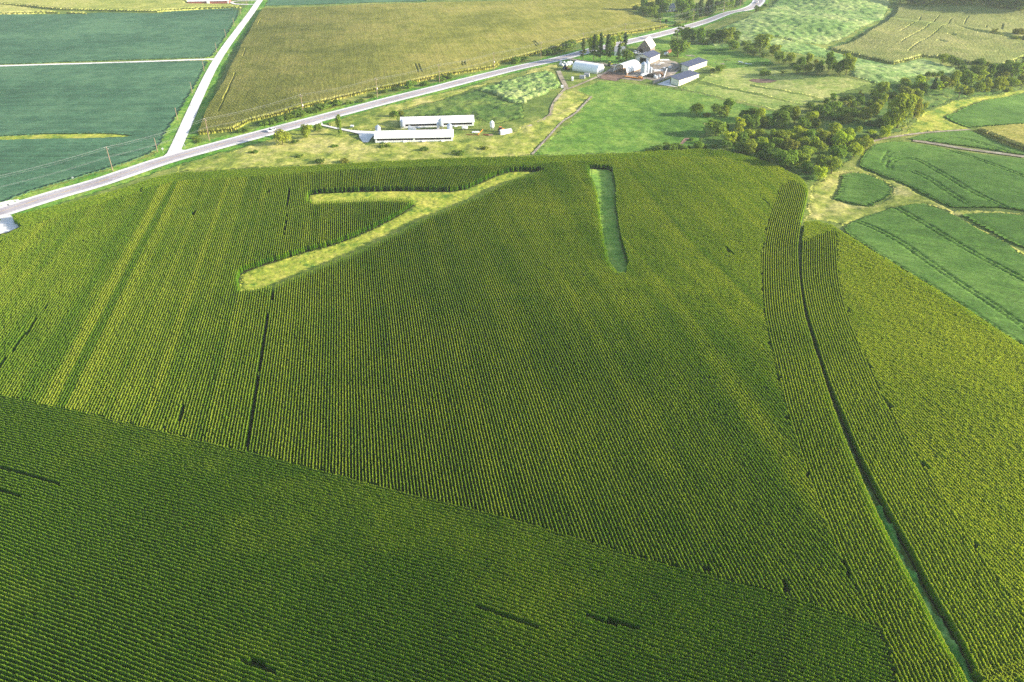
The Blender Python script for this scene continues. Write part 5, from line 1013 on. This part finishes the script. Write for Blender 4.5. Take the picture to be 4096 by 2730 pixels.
POST = {}
def power_pole(p, h, arm, rz, label, group, extra=False):
    root = empty('utility_pole', p, rz); tag(root, label, 'utility pole', group); key = round(h, 1)
    if key not in POST: m = MB(); m.tube((0, 0, -.5), (0, 0, h), .19, .13, 8); POST[key] = m.build('post', M['wood'], root).data
    else: link('post', POST[key], root)
    if arm:
        MB().box(-.07, .07, -1.3, 1.3, h-.75, h-.6).build('crossarm', M['wood'], root)
        for y in (-1.2, 0, 1.2): MB().lathe((0, y, h-.6 if y else h), [(.07, 0), (.09, .1), (.05, .25)], 6).build('insulator', M['white'], root)
        MB().box(-.06, .06, -.7, .7, h-4.6, h-4.48).build('lower_arm', M['grey'], root)
    if extra: MB().lathe((.35, 0, h-6.4), [(.24, 0), (.28, .1), (.28, .85), (.2, .95)], 10).build('transformer', M['white'], root)
    return p, h, rz
PL = [(0, -120, 497, 11.5), (1, 967, 1470, 0), (1, 1792, 1210, 0), (2, 458, 990, 0), (2, 1090, 842, 0), (2, 1620, 712, 0), (2, 2085, 605, 0), (3, 349, 505, 0), (3, 708, 425, 0), (3, 1064, 338, 0), (3, 1362, 285, 0), (3, 1645, 205, 0), (3, 1905, 132, 0), (3, 2048, 78, 0)]
WHERE = ['beyond the frame edge', 'standing over the soybeans below the junction', 'in the corn corner across from the gravel junction', 'above the long hedge, before the gravel drive', 'by the hedge opposite the hog barns', 'opposite the tall blue green grass', 'in the verge before the round hedge bushes', 'at the hedge opposite the bale cluster', 'rising behind the bare trunk lawn pine', 'behind the farmhouse trees near the yellow sign', 'below the far lawn edge', 'in front of the conifer windbreak', 'at the far drive entrance', 'at the last conifers by the highway bend']
prev = None
for i, (r, x, y, h) in enumerate(PL):
    p = at(r, x, y); q = power_pole(p, 11.6, True, road_dir(p), f'tall wooden power pole {WHERE[i]}', 'power poles along the highway', i in (3, 4, 6, 8))
    if prev:
        m = MB(); o = prev[0]
        def pt(e, s, up): a = e[2]+math.pi/2; return Vector((e[0].x+math.cos(a)*s, e[0].y+math.sin(a)*s, e[0].z+e[1]+up))-o
        for s_, up in ((-1.2, -.35), (0, .2), (1.2, -.35), (-.6, -4.4), (.6, -4.4)):
            a, b = pt(prev, s_, up), pt(q, s_, up); n = 10; L_ = (b-a).length; last = a
            for k in range(1, n+1):
                t = k/n; c_ = a.lerp(b, t)-Vector((0, 0, 4*t*(1-t)*L_*.018)); m.tube(last, c_, .024, None, 3, False); last = c_
        o_ = m.build('power_line', M['grey'], None, o); tag(o_, f'five sagging wires to the pole {WHERE[i]}', 'power line', 'highway power lines')
    prev = q
for i, (x, y, h) in enumerate(((1348, 1305, 7.2), (1519, 1030, 7), (1645, 803, 7), (1747, 617, 7), (1854, 452, 7), (1932, 328, 7), (2002, 225, 7), (2060, 130, 7), (2112, 62, 7))):
    power_pole(at(1, x, y), h, False, 0, ('short bare pole beside the highway junction, first of the gravel road line' if i == 0 else f'short bare pole beside the gravel road, {ORD[i]} from the highway junction'), 'poles along the gravel road')
def sign(p, rz, h, shape, mat, label):
    t = empty('road_sign', p, rz); tag(t, label, 'road sign'); MB().tube((0, 0, -.2), (0, 0, h), .05, None, 6).build('post', M['grey'], t); m = MB(); n = {'stop': 8, 'diamond': 4, 'plate': 4}[shape]
    r = .55; a0 = {'stop': math.pi/8, 'diamond': 0, 'plate': math.pi/4}[shape]
    m.prism([(r*math.cos(a0+2*math.pi*k/n), h+r*math.sin(a0+2*math.pi*k/n)) for k in range(n)], -.09, -.06, 'y'); m.build('panel', M[mat], t)
sign(at(1, 1397, 1310), R(40), 2.2, 'stop', 'grey', 'back of a stop sign on the grass by the gravel junction'); sign(at(1, 1584, 1275), R(-40), 2, 'plate', 'white', 'white plate sign in the corn side corner of the junction')
sign(at(1, 1960, 497), R(-20), 2, 'plate', 'white', 'white plate sign beside the gravel road facing the field road'); sign(at(1, 628, 1545), R(0), 1.4, 'plate', 'white', 'small white marker at the soybean edge by the highway')
sign(at('F', 2095, 190), R(0), 2.4, 'diamond', 'yellow', 'yellow diamond sign at the highway verge past the farmhouse trees'); sign(at(2, 662, 1040), R(0), 1.6, 'plate', 'white', 'small sign post at the gravel drive mouth'); sign(at(7, 80, 437), R(0), 4.4, 'plate', 'grey', 'tall thin post at the white gravel pull in')
sign(at('E', 1532, 245), R(0), 4.5, 'plate', 'white', 'white topped post at the far drive entrance')

# ------------------------------------------------------------------ haze
m = bpy.data.materials.new('haze_air'); m.use_nodes = True; n = m.node_tree.nodes; n.remove(n['Principled BSDF'])
v = n.new('ShaderNodeVolumePrincipled'); v.inputs['Color'].default_value = (.86, .93, 1.0, 1); v.inputs['Density'].default_value = .00009; v.inputs['Anisotropy'].default_value = .1
m.node_tree.links.new(v.outputs[0], n['Material Output'].inputs['Volume'])
hb = MB().box(-10500, 10500, -4500, 16500, -18, 128).build('haze', m); tag(hb, 'thin pale haze filling the air above the fields', 'haze', None, 'stuff')
